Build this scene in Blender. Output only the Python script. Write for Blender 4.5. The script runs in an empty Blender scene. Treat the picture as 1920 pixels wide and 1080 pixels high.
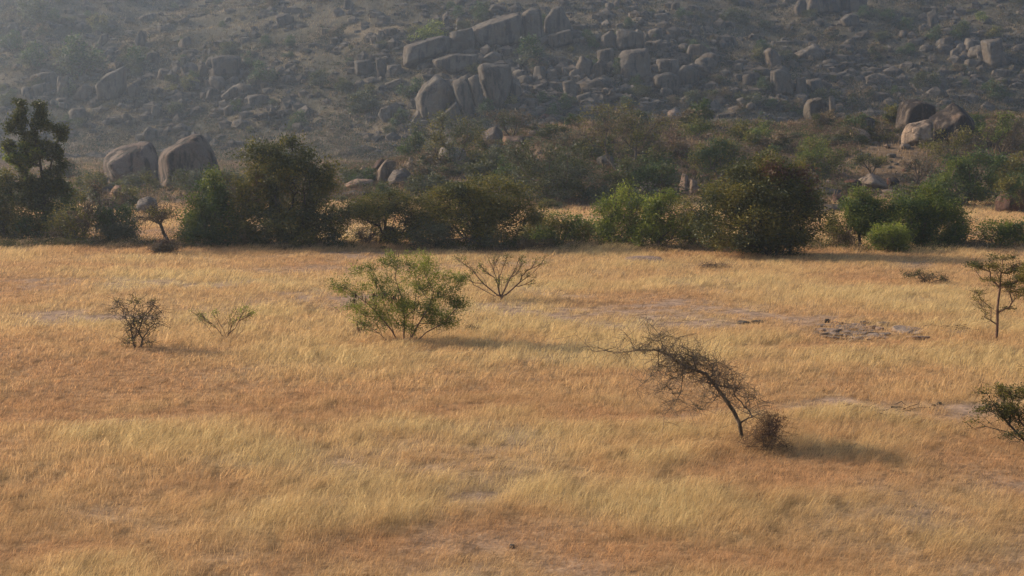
import bpy, math, random
import numpy as np
from mathutils import Vector

# ------------------------------------------------------------------ camera, world, sun, exposure
scn = bpy.context.scene
COL = scn.collection
W, H = 1920.0, 1080.0
FPX = 2667.0                      # focal length in photo pixels (50 mm on 36 mm)
CAMH = 7.0
PITCH = math.atan((540 - 230) / FPX)
cam_d = bpy.data.cameras.new('camera')
cam = bpy.data.objects.new('camera', cam_d)
COL.objects.link(cam)
cam_d.sensor_width = 36.0
cam_d.lens = FPX / W * 36.0
cam_d.clip_end = 6000
cam.location = (0, 0, CAMH)
cam.rotation_euler = (math.pi / 2 - PITCH, 0, 0)
scn.camera = cam

SUN_EL = math.radians(25)
SUN_DIR = Vector((-0.92, 0.40, 0)).normalized()
SUN_AZ = math.atan2(SUN_DIR.x, SUN_DIR.y)
wd = bpy.data.worlds.new('World')
scn.world = wd
wd.use_nodes = True
nt = wd.node_tree
sky = nt.nodes.new('ShaderNodeTexSky')
sky.sky_type = 'NISHITA'
sky.sun_disc = False
sky.sun_elevation = SUN_EL
sky.sun_rotation = SUN_AZ
sky.air_density = 1.0
sky.dust_density = 2.0
nt.links.new(sky.outputs[0], nt.nodes['Background'].inputs[0])
nt.nodes['Background'].inputs[1].default_value = 0.11
sl = bpy.data.lights.new('sun', 'SUN')
sl.energy = 3.55
sl.angle = math.radians(2.5)
sl.color = (1.0, 0.86, 0.68)
so = bpy.data.objects.new('sun', sl)
COL.objects.link(so)
d = Vector((SUN_DIR.x * math.cos(SUN_EL), SUN_DIR.y * math.cos(SUN_EL), math.sin(SUN_EL)))
so.rotation_euler = d.to_track_quat('Z', 'Y').to_euler()
so.location = (-50, 0, 120)

scn.view_settings.view_transform = 'Standard'
scn.view_settings.look = 'None'
scn.view_settings.gamma = 1
scn.view_settings.exposure = 0.76
cy = scn.cycles
cy.use_denoising = True
cy.max_bounces = 6
cy.diffuse_bounces = 3
cy.glossy_bounces = 1
cy.transmission_bounces = 4
cy.transparent_max_bounces = 8
cy.volume_bounces = 1
cy.caustics_reflective = False
cy.caustics_refractive = False

HAZE_DENSITY = 0.00037
HAZE_COLOR = (0.73, 0.85, 1.0)

# ------------------------------------------------------------------ noise and terrain
def _h(ix, iy, s):
    n = (ix.astype(np.int64) * 374761393 + iy.astype(np.int64) * 668265263 + s * 974711) & 0x7fffffff
    n = ((n ^ (n >> 13)) * 1274126177) & 0x7fffffff
    n = ((n ^ (n >> 16)) * 2246822519) & 0x7fffffff
    return (n & 0xffffff) / float(0xffffff)

def vnoise(x, y, s=0):
    x = np.asarray(x, float); y = np.asarray(y, float)
    ix = np.floor(x); iy = np.floor(y)
    fx = x - ix; fy = y - iy
    fx = fx * fx * (3 - 2 * fx); fy = fy * fy * (3 - 2 * fy)
    a = _h(ix, iy, s); b = _h(ix + 1, iy, s); c = _h(ix, iy + 1, s); e = _h(ix + 1, iy + 1, s)
    return (a * (1 - fx) + b * fx) * (1 - fy) + (c * (1 - fx) + e * fx) * fy

def fbm(x, y, s=0, o=4):
    t = 0; a = 0.5; tot = 0
    for k in range(o):
        t = t + a * vnoise(x * 2 ** k + 17.3 * k, y * 2 ** k - 9.1 * k, s + k); tot += a; a *= 0.5
    return t / tot

def sst(a, b, x):
    t = np.clip((x - a) / (b - a), 0, 1)
    return t * t * (3 - 2 * t)

def height(x, y):
    x = np.asarray(x, float); y = np.asarray(y, float)
    z = (fbm(x / 14, y / 14, 3, 3) - 0.5) * 0.35 * sst(8, 25, y + 0 * x)
    z = z + (fbm(x / 2.2, y / 2.2, 5, 2) - 0.5) * 0.10
    # rocky knoll between the thorn trees and the hill
    top = np.interp(x, [-40, -22, -14, -6, 5, 20, 45, 75, 140], [0, 0.4, 2.6, 4.4, 6.2, 6.4, 7.0, 7.6, 6])
    up = sst(116, 172, y + 3 * (fbm(x / 12, y / 12, 9, 2) - .5))
    down = 1 - 0.75 * sst(180, 225, y)
    z = z + top * (1 + 0.35 * (fbm(x / 11, y / 11, 21, 3) - 0.5)) * up * down
    # the big hill
    foot = 262 + 40 * (1 - sst(-110, 10, x)) + 22 * (fbm(x / 60, y / 90, 31, 3) - 0.5)
    u = y - foot
    u = np.where(u > 30, u, np.log1p(np.exp(np.clip(u, -60, 30) / 6)) * 6)
    hz = 85 * np.tanh(0.40 * u / 85)
    hz = hz * (1 + 0.22 * (fbm(x / 45, y / 70, 41, 4) - 0.5)) + sst(0, 14, u) * (fbm(x / 9, y / 9, 51, 3) - 0.5) * 3.2
    return z + hz

CT, ST = math.cos(PITCH), math.sin(PITCH)
def ray(px, py):
    a = (px - W / 2) / FPX; b = (H / 2 - py) / FPX
    v = np.array([a, CT + b * ST, -ST + b * CT])
    return v
TS = np.concatenate([np.arange(12, 130, 0.15), np.arange(130, 620, 0.4)])
def at(px, py):
    """where the sight line of a photo pixel meets the terrain"""
    v = ray(px, py)
    X = v[0] * TS; Y = v[1] * TS; Z = CAMH + v[2] * TS
    below = np.nonzero(Z < height(X, Y))[0]
    k = below[0] if len(below) else len(TS) - 1
    return float(X[k]), float(Y[k]), float(height(X[k:k + 1], Y[k:k + 1])[0])

# ------------------------------------------------------------------ helpers
def tag(o, label=None, cat=None, group=None, kind=None):
    if label: o['label'] = label
    if cat: o['category'] = cat
    if group: o['group'] = group
    if kind: o['kind'] = kind
    return o

def mesh_np(name, V, faces_list, mats, cols=None, smooth=False, matidx=None):
    """faces_list: list of int arrays (n,k)"""
    me = bpy.data.meshes.new(name)
    V = np.asarray(V, np.float32)
    me.vertices.add(len(V)); me.vertices.foreach_set('co', V.ravel())
    loops = np.concatenate([f.ravel() for f in faces_list]).astype(np.int32)
    sizes = np.concatenate([np.full(len(f), f.shape[1], np.int32) for f in faces_list])
    me.loops.add(len(loops)); me.loops.foreach_set('vertex_index', loops)
    me.polygons.add(len(sizes))
    st = np.concatenate([[0], np.cumsum(sizes)[:-1]]).astype(np.int32)
    me.polygons.foreach_set('loop_start', st)
    me.polygons.foreach_set('loop_total', sizes)
    if matidx is not None: me.polygons.foreach_set('material_index', matidx.astype(np.int32))
    me.polygons.foreach_set('use_smooth', np.full(len(sizes), smooth))
    if cols is not None:
        ca = me.color_attributes.new('tint', 'FLOAT_COLOR', 'POINT')
        c4 = np.ones((len(V), 4), np.float32); c4[:, :3] = cols
        ca.data.foreach_set('color', c4.ravel())
    me.update(calc_edges=True)
    for m in (mats if isinstance(mats, (list, tuple)) else [mats]): me.materials.append(m)
    return me

def link(name, me, parent=None, loc=None):
    o = bpy.data.objects.new(name, me)
    COL.objects.link(o)
    if parent is not None: o.parent = parent
    if loc is not None: o.location = loc
    return o

def empty(name, loc, rz=0, sc=1):
    o = bpy.data.objects.new(name, None); COL.objects.link(o)
    o.empty_display_size = 0.3
    o.location = loc; o.rotation_euler = (0, 0, rz); o.scale = (sc, sc, sc) if not isinstance(sc, tuple) else sc
    return o

def copy_tree(o, parent=None):
    c = o.copy(); COL.objects.link(c); c.parent = parent
    for ch in list(o.children): copy_tree(ch, c)
    return c

# ------------------------------------------------------------------ materials
def new_mat(name):
    m = bpy.data.materials.new(name); m.use_nodes = True
    t = m.node_tree; t.nodes.clear()
    return m, t, t.nodes, t.links

def ramp(t, fac, stops):
    r = t.nodes.new('ShaderNodeValToRGB')
    while len(r.color_ramp.elements) < len(stops): r.color_ramp.elements.new(0.5)
    for e, (p, c) in zip(r.color_ramp.elements, stops):
        e.position = p; e.color = (c[0], c[1], c[2], 1)
    t.links.new(fac, r.inputs[0]); return r.outputs[0]

def noise(t, vec, scale, detail=4, rough=0.55):
    n = t.nodes.new('ShaderNodeTexNoise'); n.inputs['Scale'].default_value = scale
    n.inputs['Detail'].default_value = detail; n.inputs['Roughness'].default_value = rough
    if vec is not None: t.links.new(vec, n.inputs['Vector'])
    return n.outputs[0]

def mix(t, fac, a, b, blend='MIX'):
    m = t.nodes.new('ShaderNodeMix'); m.data_type = 'RGBA'; m.blend_type = blend
    for s, v in ((m.inputs[0], fac), (m.inputs[6], a), (m.inputs[7], b)):
        if hasattr(v, 'links'): t.links.new(v, s)
        elif isinstance(v, (int, float)): s.default_value = v
        else: s.default_value = (v[0], v[1], v[2], 1)
    return m.outputs[2]

def scaled(t, vec, s):
    m = t.nodes.new('ShaderNodeMapping'); m.inputs['Scale'].default_value = s
    t.links.new(vec, m.inputs['Vector']); return m.outputs[0]

def blade_mat(name, trans=0.35):
    """dry grass: straw tint stored per blade, thin and partly see-through to light"""
    m, t, n, l = new_mat(name)
    at_ = n.new('ShaderNodeAttribute'); at_.attribute_name = 'tint'
    dif = n.new('ShaderNodeBsdfDiffuse'); tr = n.new('ShaderNodeBsdfTranslucent')
    l.new(at_.outputs['Color'], dif.inputs[0]); l.new(at_.outputs['Color'], tr.inputs[0])
    ms = n.new('ShaderNodeMixShader'); ms.inputs[0].default_value = trans
    l.new(dif.outputs[0], ms.inputs[1]); l.new(tr.outputs[0], ms.inputs[2])
    o = n.new('ShaderNodeOutputMaterial'); l.new(ms.outputs[0], o.inputs[0])
    return m

def leaf_mat(name, a, b, c=None, trans=0.35):
    m, t, n, l = new_mat(name)
    g = n.new('ShaderNodeNewGeometry')
    stops = [(0.0, a), (0.6, b)] + ([(1.0, c)] if c else [])
    oi = n.new('ShaderNodeObjectInfo')
    col = ramp(t, g.outputs['Random Per Island'], stops)
    tc = n.new('ShaderNodeTexCoord')
    nz = noise(t, tc.outputs['Object'], 0.9, 2)
    col = mix(t, nz, mix(t, 1.0, col, (0.72, 0.78, 0.8), 'MULTIPLY'), mix(t, 1.0, col, (1.35, 1.22, 1.0), 'MULTIPLY'))
    dif = n.new('ShaderNodeBsdfPrincipled'); dif.inputs['Roughness'].default_value = 0.55
    dif.inputs['Specular IOR Level'].default_value = 0.25
    tr = n.new('ShaderNodeBsdfTranslucent')
    l.new(col, dif.inputs['Base Color']); l.new(col, tr.inputs[0])
    ms = n.new('ShaderNodeMixShader'); ms.inputs[0].default_value = trans
    l.new(dif.outputs[0], ms.inputs[1]); l.new(tr.outputs[0], ms.inputs[2])
    o = n.new('ShaderNodeOutputMaterial'); l.new(ms.outputs[0], o.inputs[0])
    return m

def bark_mat(name, a, b):
    m, t, n, l = new_mat(name)
    tc = n.new('ShaderNodeTexCoord')
    nz = noise(t, scaled(t, tc.outputs['Object'], (1, 1, .35)), 9, 5)
    col = ramp(t, nz, [(0.35, a), (0.65, b)])
    p = n.new('ShaderNodeBsdfPrincipled'); p.inputs['Roughness'].default_value = 0.9
    p.inputs['Specular IOR Level'].default_value = 0.1
    l.new(col, p.inputs['Base Color'])
    bp = n.new('ShaderNodeBump'); bp.inputs['Strength'].default_value = 0.5; bp.inputs['Distance'].default_value = 0.02
    l.new(nz, bp.inputs['Height']); l.new(bp.outputs[0], p.inputs['Normal'])
    o = n.new('ShaderNodeOutputMaterial'); l.new(p.outputs[0], o.inputs[0])
    return m

def rock_mat(name, base, warm, dark, lich, stain=0.5, cover=.52):
    """weathered granite: big tonal patches, vertical water stains, speckle and fine cracks"""
    m, t, n, l = new_mat(name)
    tc = n.new('ShaderNodeTexCoord'); oi = n.new('ShaderNodeObjectInfo')
    g = n.new('ShaderNodeNewGeometry')
    add = n.new('ShaderNodeVectorMath'); add.operation = 'ADD'
    l.new(g.outputs['Position'], add.inputs[0])
    sc = n.new('ShaderNodeVectorMath'); sc.operation = 'SCALE'; sc.inputs['Scale'].default_value = 37
    cmb = n.new('ShaderNodeCombineXYZ'); l.new(oi.outputs['Random'], cmb.inputs[0]); l.new(oi.outputs['Random'], cmb.inputs[1])
    l.new(cmb.outputs[0], sc.inputs[0]); l.new(sc.outputs[0], add.inputs[1])
    P = add.outputs[0]
    big = noise(t, P, 0.28, 6, 0.62)
    col = ramp(t, big, [(0.36, warm), (0.5, base), (0.66, mix_c(base, lich, 0.5))])
    streak = noise(t, scaled(t, P, (1.0, 1.0, 0.16)), 0.9, 5, 0.6)
    sf = n.new('ShaderNodeMapRange'); sf.inputs['From Min'].default_value = cover; sf.inputs['From Max'].default_value = cover + .12
    sf.inputs['To Max'].default_value = stain
    l.new(streak, sf.inputs['Value'])
    col = mix(t, sf.outputs[0], col, dark)
    fine = noise(t, P, 5.5, 5, 0.7)
    col = mix(t, 1.0, col, ramp(t, fine, [(0.3, (.72, .72, .72)), (0.7, (1.22, 1.2, 1.18))]), 'MULTIPLY')
    # each boulder a little lighter or darker than the next
    ov = n.new('ShaderNodeMapRange'); ov.inputs['To Min'].default_value = 0.78; ov.inputs['To Max'].default_value = 1.2
    l.new(oi.outputs['Random'], ov.inputs['Value'])
    cc = n.new('ShaderNodeCombineColor')
    for k in range(3): l.new(ov.outputs[0], cc.inputs[k])
    col = mix(t, 1.0, col, cc.outputs[0], 'MULTIPLY')
    p = n.new('ShaderNodeBsdfPrincipled'); p.inputs['Roughness'].default_value = 0.92
    p.inputs['Specular IOR Level'].default_value = 0.12
    l.new(col, p.inputs['Base Color'])
    vo = n.new('ShaderNodeTexVoronoi'); vo.feature = 'DISTANCE_TO_EDGE'; vo.inputs['Scale'].default_value = 0.35
    wp = n.new('ShaderNodeVectorMath'); wp.operation = 'ADD'
    nn = n.new('ShaderNodeTexNoise'); nn.inputs['Scale'].default_value = 0.8; l.new(P, nn.inputs['Vector'])
    l.new(P, wp.inputs[0]); l.new(nn.outputs['Color'], wp.inputs[1]); l.new(wp.outputs[0], vo.inputs['Vector'])
    cr = n.new('ShaderNodeMapRange'); cr.inputs['From Max'].default_value = 0.03
    l.new(vo.outputs['Distance'], cr.inputs['Value'])
    b0 = n.new('ShaderNodeBump'); b0.inputs['Strength'].default_value = 0.5; b0.inputs['Distance'].default_value = 0.25
    l.new(cr.outputs[0], b0.inputs['Height'])
    b1 = n.new('ShaderNodeBump'); b1.inputs['Strength'].default_value = 0.7; b1.inputs['Distance'].default_value = 0.5
    l.new(noise(t, P, 1.1, 7, 0.6), b1.inputs['Height']); l.new(b0.outputs[0], b1.inputs['Normal'])
    l.new(b1.outputs[0], p.inputs['Normal'])
    o = n.new('ShaderNodeOutputMaterial'); l.new(p.outputs[0], o.inputs[0])
    return m

def mix_c(a, b, f): return tuple(a[k] * (1 - f) + b[k] * f for k in range(3))

M = {}
M['blade'] = blade_mat('dry_grass_blades', 0.5)
M['scrub'] = blade_mat('scrub_leaf', 0.3)
M['granite'] = rock_mat('grey_granite', (.15, .12, .10), (.18, .12, .085), (.04, .036, .034), (.20, .175, .15))
M['granite_hill'] = rock_mat('hill_granite', (.105, .086, .068), (.115, .085, .060), (.032, .028, .026), (.14, .12, .10), 0.8, .48)
M['granite_warm'] = rock_mat('warm_granite', (.20, .145, .105), (.21, .125, .08), (.045, .036, .032), (.27, .21, .16), 0.85)
M['granite_red'] = rock_mat('red_earthy_granite', (.075, .040, .028), (.105, .038, .022), (.022, .017, .015), (.085, .06, .048), 0.9, .47)
M['granite_dark'] = rock_mat('dark_patina_shade_granite', (.115, .085, .065), (.13, .085, .06), (.028, .022, .020), (.16, .13, .10), 0.92, .40)  # dark patina, with the shade of unlit faces put into the colour
M['granite_brown'] = rock_mat('brown_streaked_granite', (.17, .125, .10), (.19, .125, .09), (.035, .030, .028), (.23, .185, .15), 0.9, .46)
M['granite_pale'] = rock_mat('pale_sunlit_granite', (.31, .22, .155), (.30, .18, .115), (.075, .055, .042), (.36, .28, .21), 0.85, .47)  # sunlit side of the knoll rock, the light put into the colour
M['slate'] = rock_mat('layered_field_stone', (.20, .145, .11), (.24, .155, .105), (.08, .06, .05), (.28, .22, .17), 0.55)
M['bark'] = bark_mat('grey_brown_bark', (.06, .045, .035), (.15, .115, .09))
M['bark_red'] = bark_mat('reddish_bark', (.09, .05, .035), (.20, .12, .08))
M['bark_dark'] = bark_mat('dark_bark', (.03, .024, .018), (.075, .058, .042))
M['twig'] = bark_mat('dry_twig', (.075, .05, .035), (.15, .105, .075))
M['bark_thorn'] = bark_mat('thorn_tree_bark', (.10, .072, .045), (.22, .165, .115))
M['lf_dark'] = leaf_mat('dark_green_leaf', (.036, .044, .014), (.066, .075, .021), (.12, .11, .03))
M['lf_deep'] = leaf_mat('deep_green_leaf', (.030, .052, .014), (.055, .090, .022), (.11, .135, .032))
M['lf_olive'] = leaf_mat('olive_leaf', (.075, .078, .018), (.145, .135, .028), (.23, .18, .04))
M['lf_bright'] = leaf_mat('fresh_green_leaf', (.12, .155, .024), (.21, .25, .038), (.32, .32, .06), 0.5)
M['lf_mid'] = leaf_mat('mid_green_leaf', (.065, .095, .018), (.125, .16, .028), (.20, .21, .04), 0.45)
M['lf_grey'] = leaf_mat('grey_green_leaf', (.060, .070, .045), (.10, .11, .065), (.15, .15, .09))
M['lf_straw'] = leaf_mat('dead_thorn_leaf', (.20, .115, .06), (.30, .18, .09), (.38, .25, .13), 0.35)
M['lf_brown'] = leaf_mat('withered_brown_leaf', (.070, .038, .026), (.115, .062, .040), (.16, .09, .055), 0.25)
M['lf_dry'] = leaf_mat('dry_scrub_leaf', (.10, .075, .045), (.155, .11, .062), (.20, .14, .075), 0.25)
M['pod'] = leaf_mat('dry_pod', (.035, .018, .014), (.06, .028, .02), None, 0.05)

# ------------------------------------------------------------------ field colours, laid out on the ground
STRAW = np.array([.69, .50, .245]); RUST = np.array([.55, .32, .155]); TAN = np.array([.63, .41, .20])
SOIL = np.array([.31, .21, .145])

def ell(px, py, rx, ry, k):
    v = ray(px, py); s = -CAMH / v[2]
    X, Y = v[0] * s, v[1] * s
    return (X, Y, rx * Y / FPX, max(ry * Y * Y / (FPX * CAMH), 0.4), k)
# k = +1 pale straw, -1 rust; the second list is bare greyish soil
TONES = [ell(*a) for a in [
    (150, 835, 330, 38, 1.3), (430, 860, 260, 28, 1.0), (620, 960, 200, 50, .5), (1000, 800, 330, 26, 1.0), (1250, 860, 200, 22, .8),
    (1700, 870, 220, 40, .8), (1750, 990, 260, 60, .7), (1350, 960, 260, 40, .9), (1620, 800, 300, 18, 1.1), (1200, 665, 260, 16, 1.0),
    (1700, 690, 230, 20, .9), (1180, 530, 300, 14, 1.0), (1650, 555, 300, 16, .9), (330, 530, 230, 10, .9), (200, 478, 330, 7, .8),
    (520, 590, 200, 12, .6), (850, 700, 160, 22, .6), (700, 900, 300, 26, .5), (100, 930, 180, 40, .5), (1350, 640, 300, 12, .8),
    (250, 790, 420, 16, -1.3), (520, 720, 420, 34, -1.0), (60, 690, 200, 26, -.6), (880, 1010, 330, 40, -1.2), (1150, 1040, 420, 26, -1.0),
    (1300, 690, 230, 12, -1.0), (1650, 650, 300, 11, -1.0), (1500, 905, 260, 22, -.8), (1850, 880, 140, 26, -1.2), (400, 1050, 300, 40, -.8),
    (1700, 600, 260, 9, -.7), (120, 500, 200, 7, -.8), (700, 500, 160, 8, -.9), (1300, 775, 190, 11, -.9), (900, 760, 250, 14, -.8),
    (1480, 1040, 260, 22, -1.0), (60, 1060, 200, 26, -.6)]]
BARE = [ell(*a) for a in [
    (1650, 768, 210, 14, 1.1), (1800, 750, 130, 12, .9), (340, 530, 190, 8, .8), (60, 525, 120, 5, .8), (180, 597, 170, 14, .9), (1250, 588, 260, 20, .75),
    (960, 582, 120, 12, .9), (1480, 600, 130, 12, .7), (1590, 620, 110, 10, .55), (640, 555, 140, 12, .7), (600, 505, 160, 5, .6), (620, 478, 160, 4, .6),
    (930, 948, 90, 14, .7), (230, 800, 230, 6, .45), (1320, 775, 120, 10, .5), (140, 960, 120, 14, .45), (1040, 552, 90, 8, .5),
    (560, 920, 120, 12, .3), (1880, 905, 60, 9, .8), (1330, 498, 70, 5, .4), (330, 975, 150, 14, .3)]]

def field_info(x, y):
    """(tint rgb, bareness 0..1) at a ground point"""
    wx = x + 2.2 * (fbm(x / 3.0, y / 3.0, 71, 2) - .5); wy = y + 4.0 * (fbm(x / 3.5, y / 3.5, 77, 2) - .5)
    tone = (fbm(x / 5.5, y / 7.0, 81, 5) - 0.5) * 3.4
    tone = tone + (fbm(x / 0.9, y / 1.1, 86, 2) - 0.5) * 1.1
    for (X, Y, RX, RY, k) in TONES:
        q = ((wx - X) / RX) ** 2 + ((wy - Y) / RY) ** 2
        tone = tone + k * 1.1 * np.exp(-q * 1.1)
    bare = np.clip((fbm(x / 4.0 + 50, y / 5.0, 91, 5) - 0.56) * 3.0, 0, .5)
    for (X, Y, RX, RY, k) in BARE:
        q = ((wx - X) / RX) ** 2 + ((wy - Y) / RY) ** 2
        bare = bare + k * np.exp(-q * q * 0.8)
    sp = fbm(x / 0.7, y / 0.8, 95, 3)
    bare = np.clip(bare * np.clip(0.1 + 3.2 * (sp - .25), .1, 1.3), 0, 1)
    f = np.clip(tone * 0.5 + 0.5, 0, 1)[:, None]
    c = np.where(f < 0.5, RUST + (TAN - RUST) * (f * 2), TAN + (STRAW - TAN) * (f * 2 - 1))
    return c, bare, f[:, 0]

# ------------------------------------------------------------------ ground: one sheet to the horizon
def axis(segs):
    out = [segs[0][0]]
    for a, b, s in segs:
        n = max(1, int(round((b - a) / s)))
        out += list(np.linspace(a, b, n + 1)[1:])
    return np.array(out)
gx = axis([(-4000, -1000, 600), (-1000, -260, 60), (-260, -150, 6), (-150, -40, 2.0), (-40, 40, 0.5), (40, 150, 2.0), (150, 260, 6), (260, 1000, 60), (1000, 4000, 600)])
gy = axis([(-1500, -100, 200), (-100, 12, 8), (12, 100, 0.5), (100, 240, 1.0), (240, 460, 1.6), (460, 600, 8), (600, 1200, 60), (1200, 5000, 500)])
GX, GY = np.meshgrid(gx, gy)
fx, fy = GX.ravel(), GY.ravel()
gz = height(fx, fy)
ny, nx = GX.shape
ii = np.arange(nx * ny).reshape(ny, nx)
F = np.stack([ii[:-1, :-1].ravel(), ii[:-1, 1:].ravel(), ii[1:, 1:].ravel(), ii[1:, :-1].ravel()], 1)
tc_, br_, _ = field_info(fx, fy)
gc = tc_ * 0.62 * (1 - br_[:, None]) + SOIL * br_[:, None]
far = sst(112, 135, fy)[:, None]
kn = np.array([.10, .068, .044]) * (0.8 + 0.5 * fbm(fx / 6, fy / 6, 101, 4)[:, None])
knf = np.clip((fbm(fx / 9, fy / 9, 103, 3) - .5) * 5, 0, 1)[:, None]
kn = kn * (1 - knf) + np.array([.17, .115, .07]) * knf
gc = gc * (1 - far) + kn * far
hl = sst(235, 275, fy)[:, None]
hn = fbm(fx / 14, fy / 14, 107, 5)[:, None]
hc = np.array([.085, .075, .052]) * (1 - sst(.45, .62, hn)) + np.array([.16, .125, .082]) * sst(.45, .62, hn)
gc = gc * (1 - hl) + hc * hl

def ground_mat():
    m, t, n, l = new_mat('dry_earth')
    a_ = n.new('ShaderNodeAttribute'); a_.attribute_name = 'tint'
    g = n.new('ShaderNodeNewGeometry')
    n1 = noise(t, g.outputs['Position'], 2.4, 8, 0.65)
    n2 = noise(t, g.outputs['Position'], 14, 4, 0.6)
    col = mix(t, 1.0, a_.outputs['Color'], ramp(t, n1, [(0.32, (.55, .53, .52)), (0.68, (1.4, 1.38, 1.34))]), 'MULTIPLY')
    col = mix(t, 1.0, col, ramp(t, n2, [(0.3, (.75, .74, .73)), (0.7, (1.2, 1.2, 1.2))]), 'MULTIPLY')
    p = n.new('ShaderNodeBsdfPrincipled'); p.inputs['Roughness'].default_value = 1.0
    p.inputs['Specular IOR Level'].default_value = 0.05
    l.new(col, p.inputs['Base Color'])
    b = n.new('ShaderNodeBump'); b.inputs['Strength'].default_value = 0.8; b.inputs['Distance'].default_value = 0.12
    l.new(n1, b.inputs['Height']); l.new(b.outputs[0], p.inputs['Normal'])
    o = n.new('ShaderNodeOutputMaterial'); l.new(p.outputs[0], o.inputs[0])
    return m
M['ground'] = ground_mat()
tag(link('ground', mesh_np('ground', np.stack([fx, fy, gz], 1), [F], M['ground'], gc, smooth=True)), kind='structure')

# ------------------------------------------------------------------ grass blades
def blades(name, P, hgt, wid, lean, cols, mat, rs, label, cat='grass', stiff=0.5):
    n = len(P)
    ang = rs.uniform(0, math.pi, n)
    wx, wy = np.cos(ang) * wid / 2, np.sin(ang) * wid / 2
    V = np.empty((n, 5, 3), np.float32)
    mid = P + np.stack([lean[:, 0] * hgt * .28, lean[:, 1] * hgt * .28, hgt * stiff], 1)
    tip = P + np.stack([lean[:, 0] * hgt, lean[:, 1] * hgt, hgt * (1 - 0.35 * np.clip(np.hypot(lean[:, 0], lean[:, 1]), 0, 1.2))], 1)
    off = np.stack([wx, wy, np.zeros(n)], 1)
    V[:, 0] = P - off * .8; V[:, 1] = P + off * .8; V[:, 2] = mid + off; V[:, 3] = mid - off; V[:, 4] = tip
    b = (np.arange(n) * 5)[:, None]
    Q = b + np.array([[0, 1, 2, 3]]); T = b + np.array([[3, 2, 4]])
    C = np.repeat(cols, 5, 0)
    me = mesh_np(name, V.reshape(-1, 3), [Q, T], mat, C)
    o = link(name, me)
    tag(o, label, cat, kind='stuff')
    return o

rs = np.random.RandomState(7)
def field_pts(y0, y1, dens, rs):
    ar = 0.5 * 0.80 * (y1 ** 2 - y0 ** 2) + 8 * (y1 - y0)
    n = int(ar * dens)
    y = np.sqrt(rs.uniform(y0 ** 2, y1 ** 2, n))
    x = rs.uniform(-1, 1, n) * (y * 0.40 + 4)
    return x, y
LAYERS = [(19.5, 27, 800, .0062), (27, 36, 520, .0088), (36, 48, 250, .014), (48, 64, 210, .015), (64, 84, 135, .019), (84, 124, 48, .030)]
Ps, Hs, Ws, Ls, Cs = [], [], [], [], []
for (y0, y1, dn, w) in LAYERS:
    x, y = field_pts(y0, y1, dn, rs)
    # clumping
    cl = fbm(x / 0.35, y / 0.35, 111, 2)
    c, b, f = field_info(x, y)
    keep = rs.rand(len(x)) < (1 - 0.93 * b) * (0.35 + 1.3 * cl)
    x, y, c, b, f, cl = x[keep], y[keep], c[keep], b[keep], f[keep], cl[keep]
    n = len(x)
    hgt = (0.13 + 0.24 * f + 0.10 * (fbm(x / 1.5, y / 1.5, 115, 2) - .5)) * rs.uniform(.55, 1.25, n) * (1 - .55 * b)
    hgt = hgt * (1 + .7 * sst(73, 79, y) * fbm(x / 2.5, y / 2.5, 127, 3)) * (.82 + .38 * fbm(x / .75, y / .9, 123, 2)); tall = rs.rand(n) < .03; hgt = np.where(tall, hgt * rs.uniform(1.3, 1.8, n), hgt)
    wind = 0.75 + 0.9 * (fbm(x / 2.5, y / 2.5, 117, 3) - .5)
    lx = wind + rs.normal(0, .48, n); ly = 0.15 + rs.normal(0, .48, n)
    cv = (rs.uniform(.72, 1.22, n) * (0.86 + .30 * fbm(x / .5, y / .6, 119, 2)))[:, None]
    c = c * cv
    spk = sst(.60, .74, fbm(x / .28, y / .42, 121, 3)); c = c * (1 - .45 * spk)[:, None]; hgt = hgt * (1 - .35 * spk)
    grey = (rs.rand(n) < 0.08 + 0.3 * b)[:, None]
    c = np.where(grey, c * np.array([.55, .60, .75]), c)
    Ps.append(np.stack([x, y, height(x, y) - .01], 1)); Hs.append(hgt); Ws.append(np.full(n, w) * rs.uniform(.6, 1.3, n)); Ls.append(np.stack([lx, ly], 1)); Cs.append(c)
P_ = np.concatenate(Ps)
print('field blades', len(P_))
blades('field_grass', P_, np.concatenate(Hs), np.concatenate(Ws), np.concatenate(Ls), np.clip(np.concatenate(Cs), 0, .8), M['blade'], rs,
       'dry straw and rust coloured grass leaning over the open field')

# ------------------------------------------------------------------ rocks
import bmesh
_ico = {}
def ico(sub):
    if sub not in _ico:
        bm = bmesh.new(); bmesh.ops.create_icosphere(bm, subdivisions=sub, radius=1)
        V = np.array([v.co[:] for v in bm.verts]); Fc = np.array([[v.index for v in f.verts] for f in bm.faces])
        bm.free(); V /= np.linalg.norm(V, axis=1)[:, None]
        _ico[sub] = (V, Fc)
    return _ico[sub]

def n3(D, f, s, o=3):
    return (fbm(D[:, 0] * f + 7, D[:, 1] * f + D[:, 2] * 1.7 * f, s, o) + fbm(D[:, 2] * f - 3, D[:, 0] * f * 1.3 - D[:, 1] * f, s + 9, o)) - 1.0

def rock_mesh(name, planes, mat, p=11, sub=4, amp=0.06, seed=0, stretch=None):
    D, Fc = ico(sub)
    if stretch is not None:
        D = D * np.array(stretch); D = D / np.linalg.norm(D, axis=1)[:, None]
    acc = np.zeros(len(D))
    for nrm, h in planes:
        nrm = np.array(nrm, float); L = np.linalg.norm(nrm); nrm = nrm / L
        acc += np.clip(D @ nrm / h, 0, None) ** p
    r = acc ** (-1.0 / p)
    r = r * (1 + amp * 2.2 * n3(D, 1.7, seed) + amp * 0.7 * n3(D, 5, seed + 31))
    return mesh_np(name, D * r[:, None], [Fc], mat, smooth=True)

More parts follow.
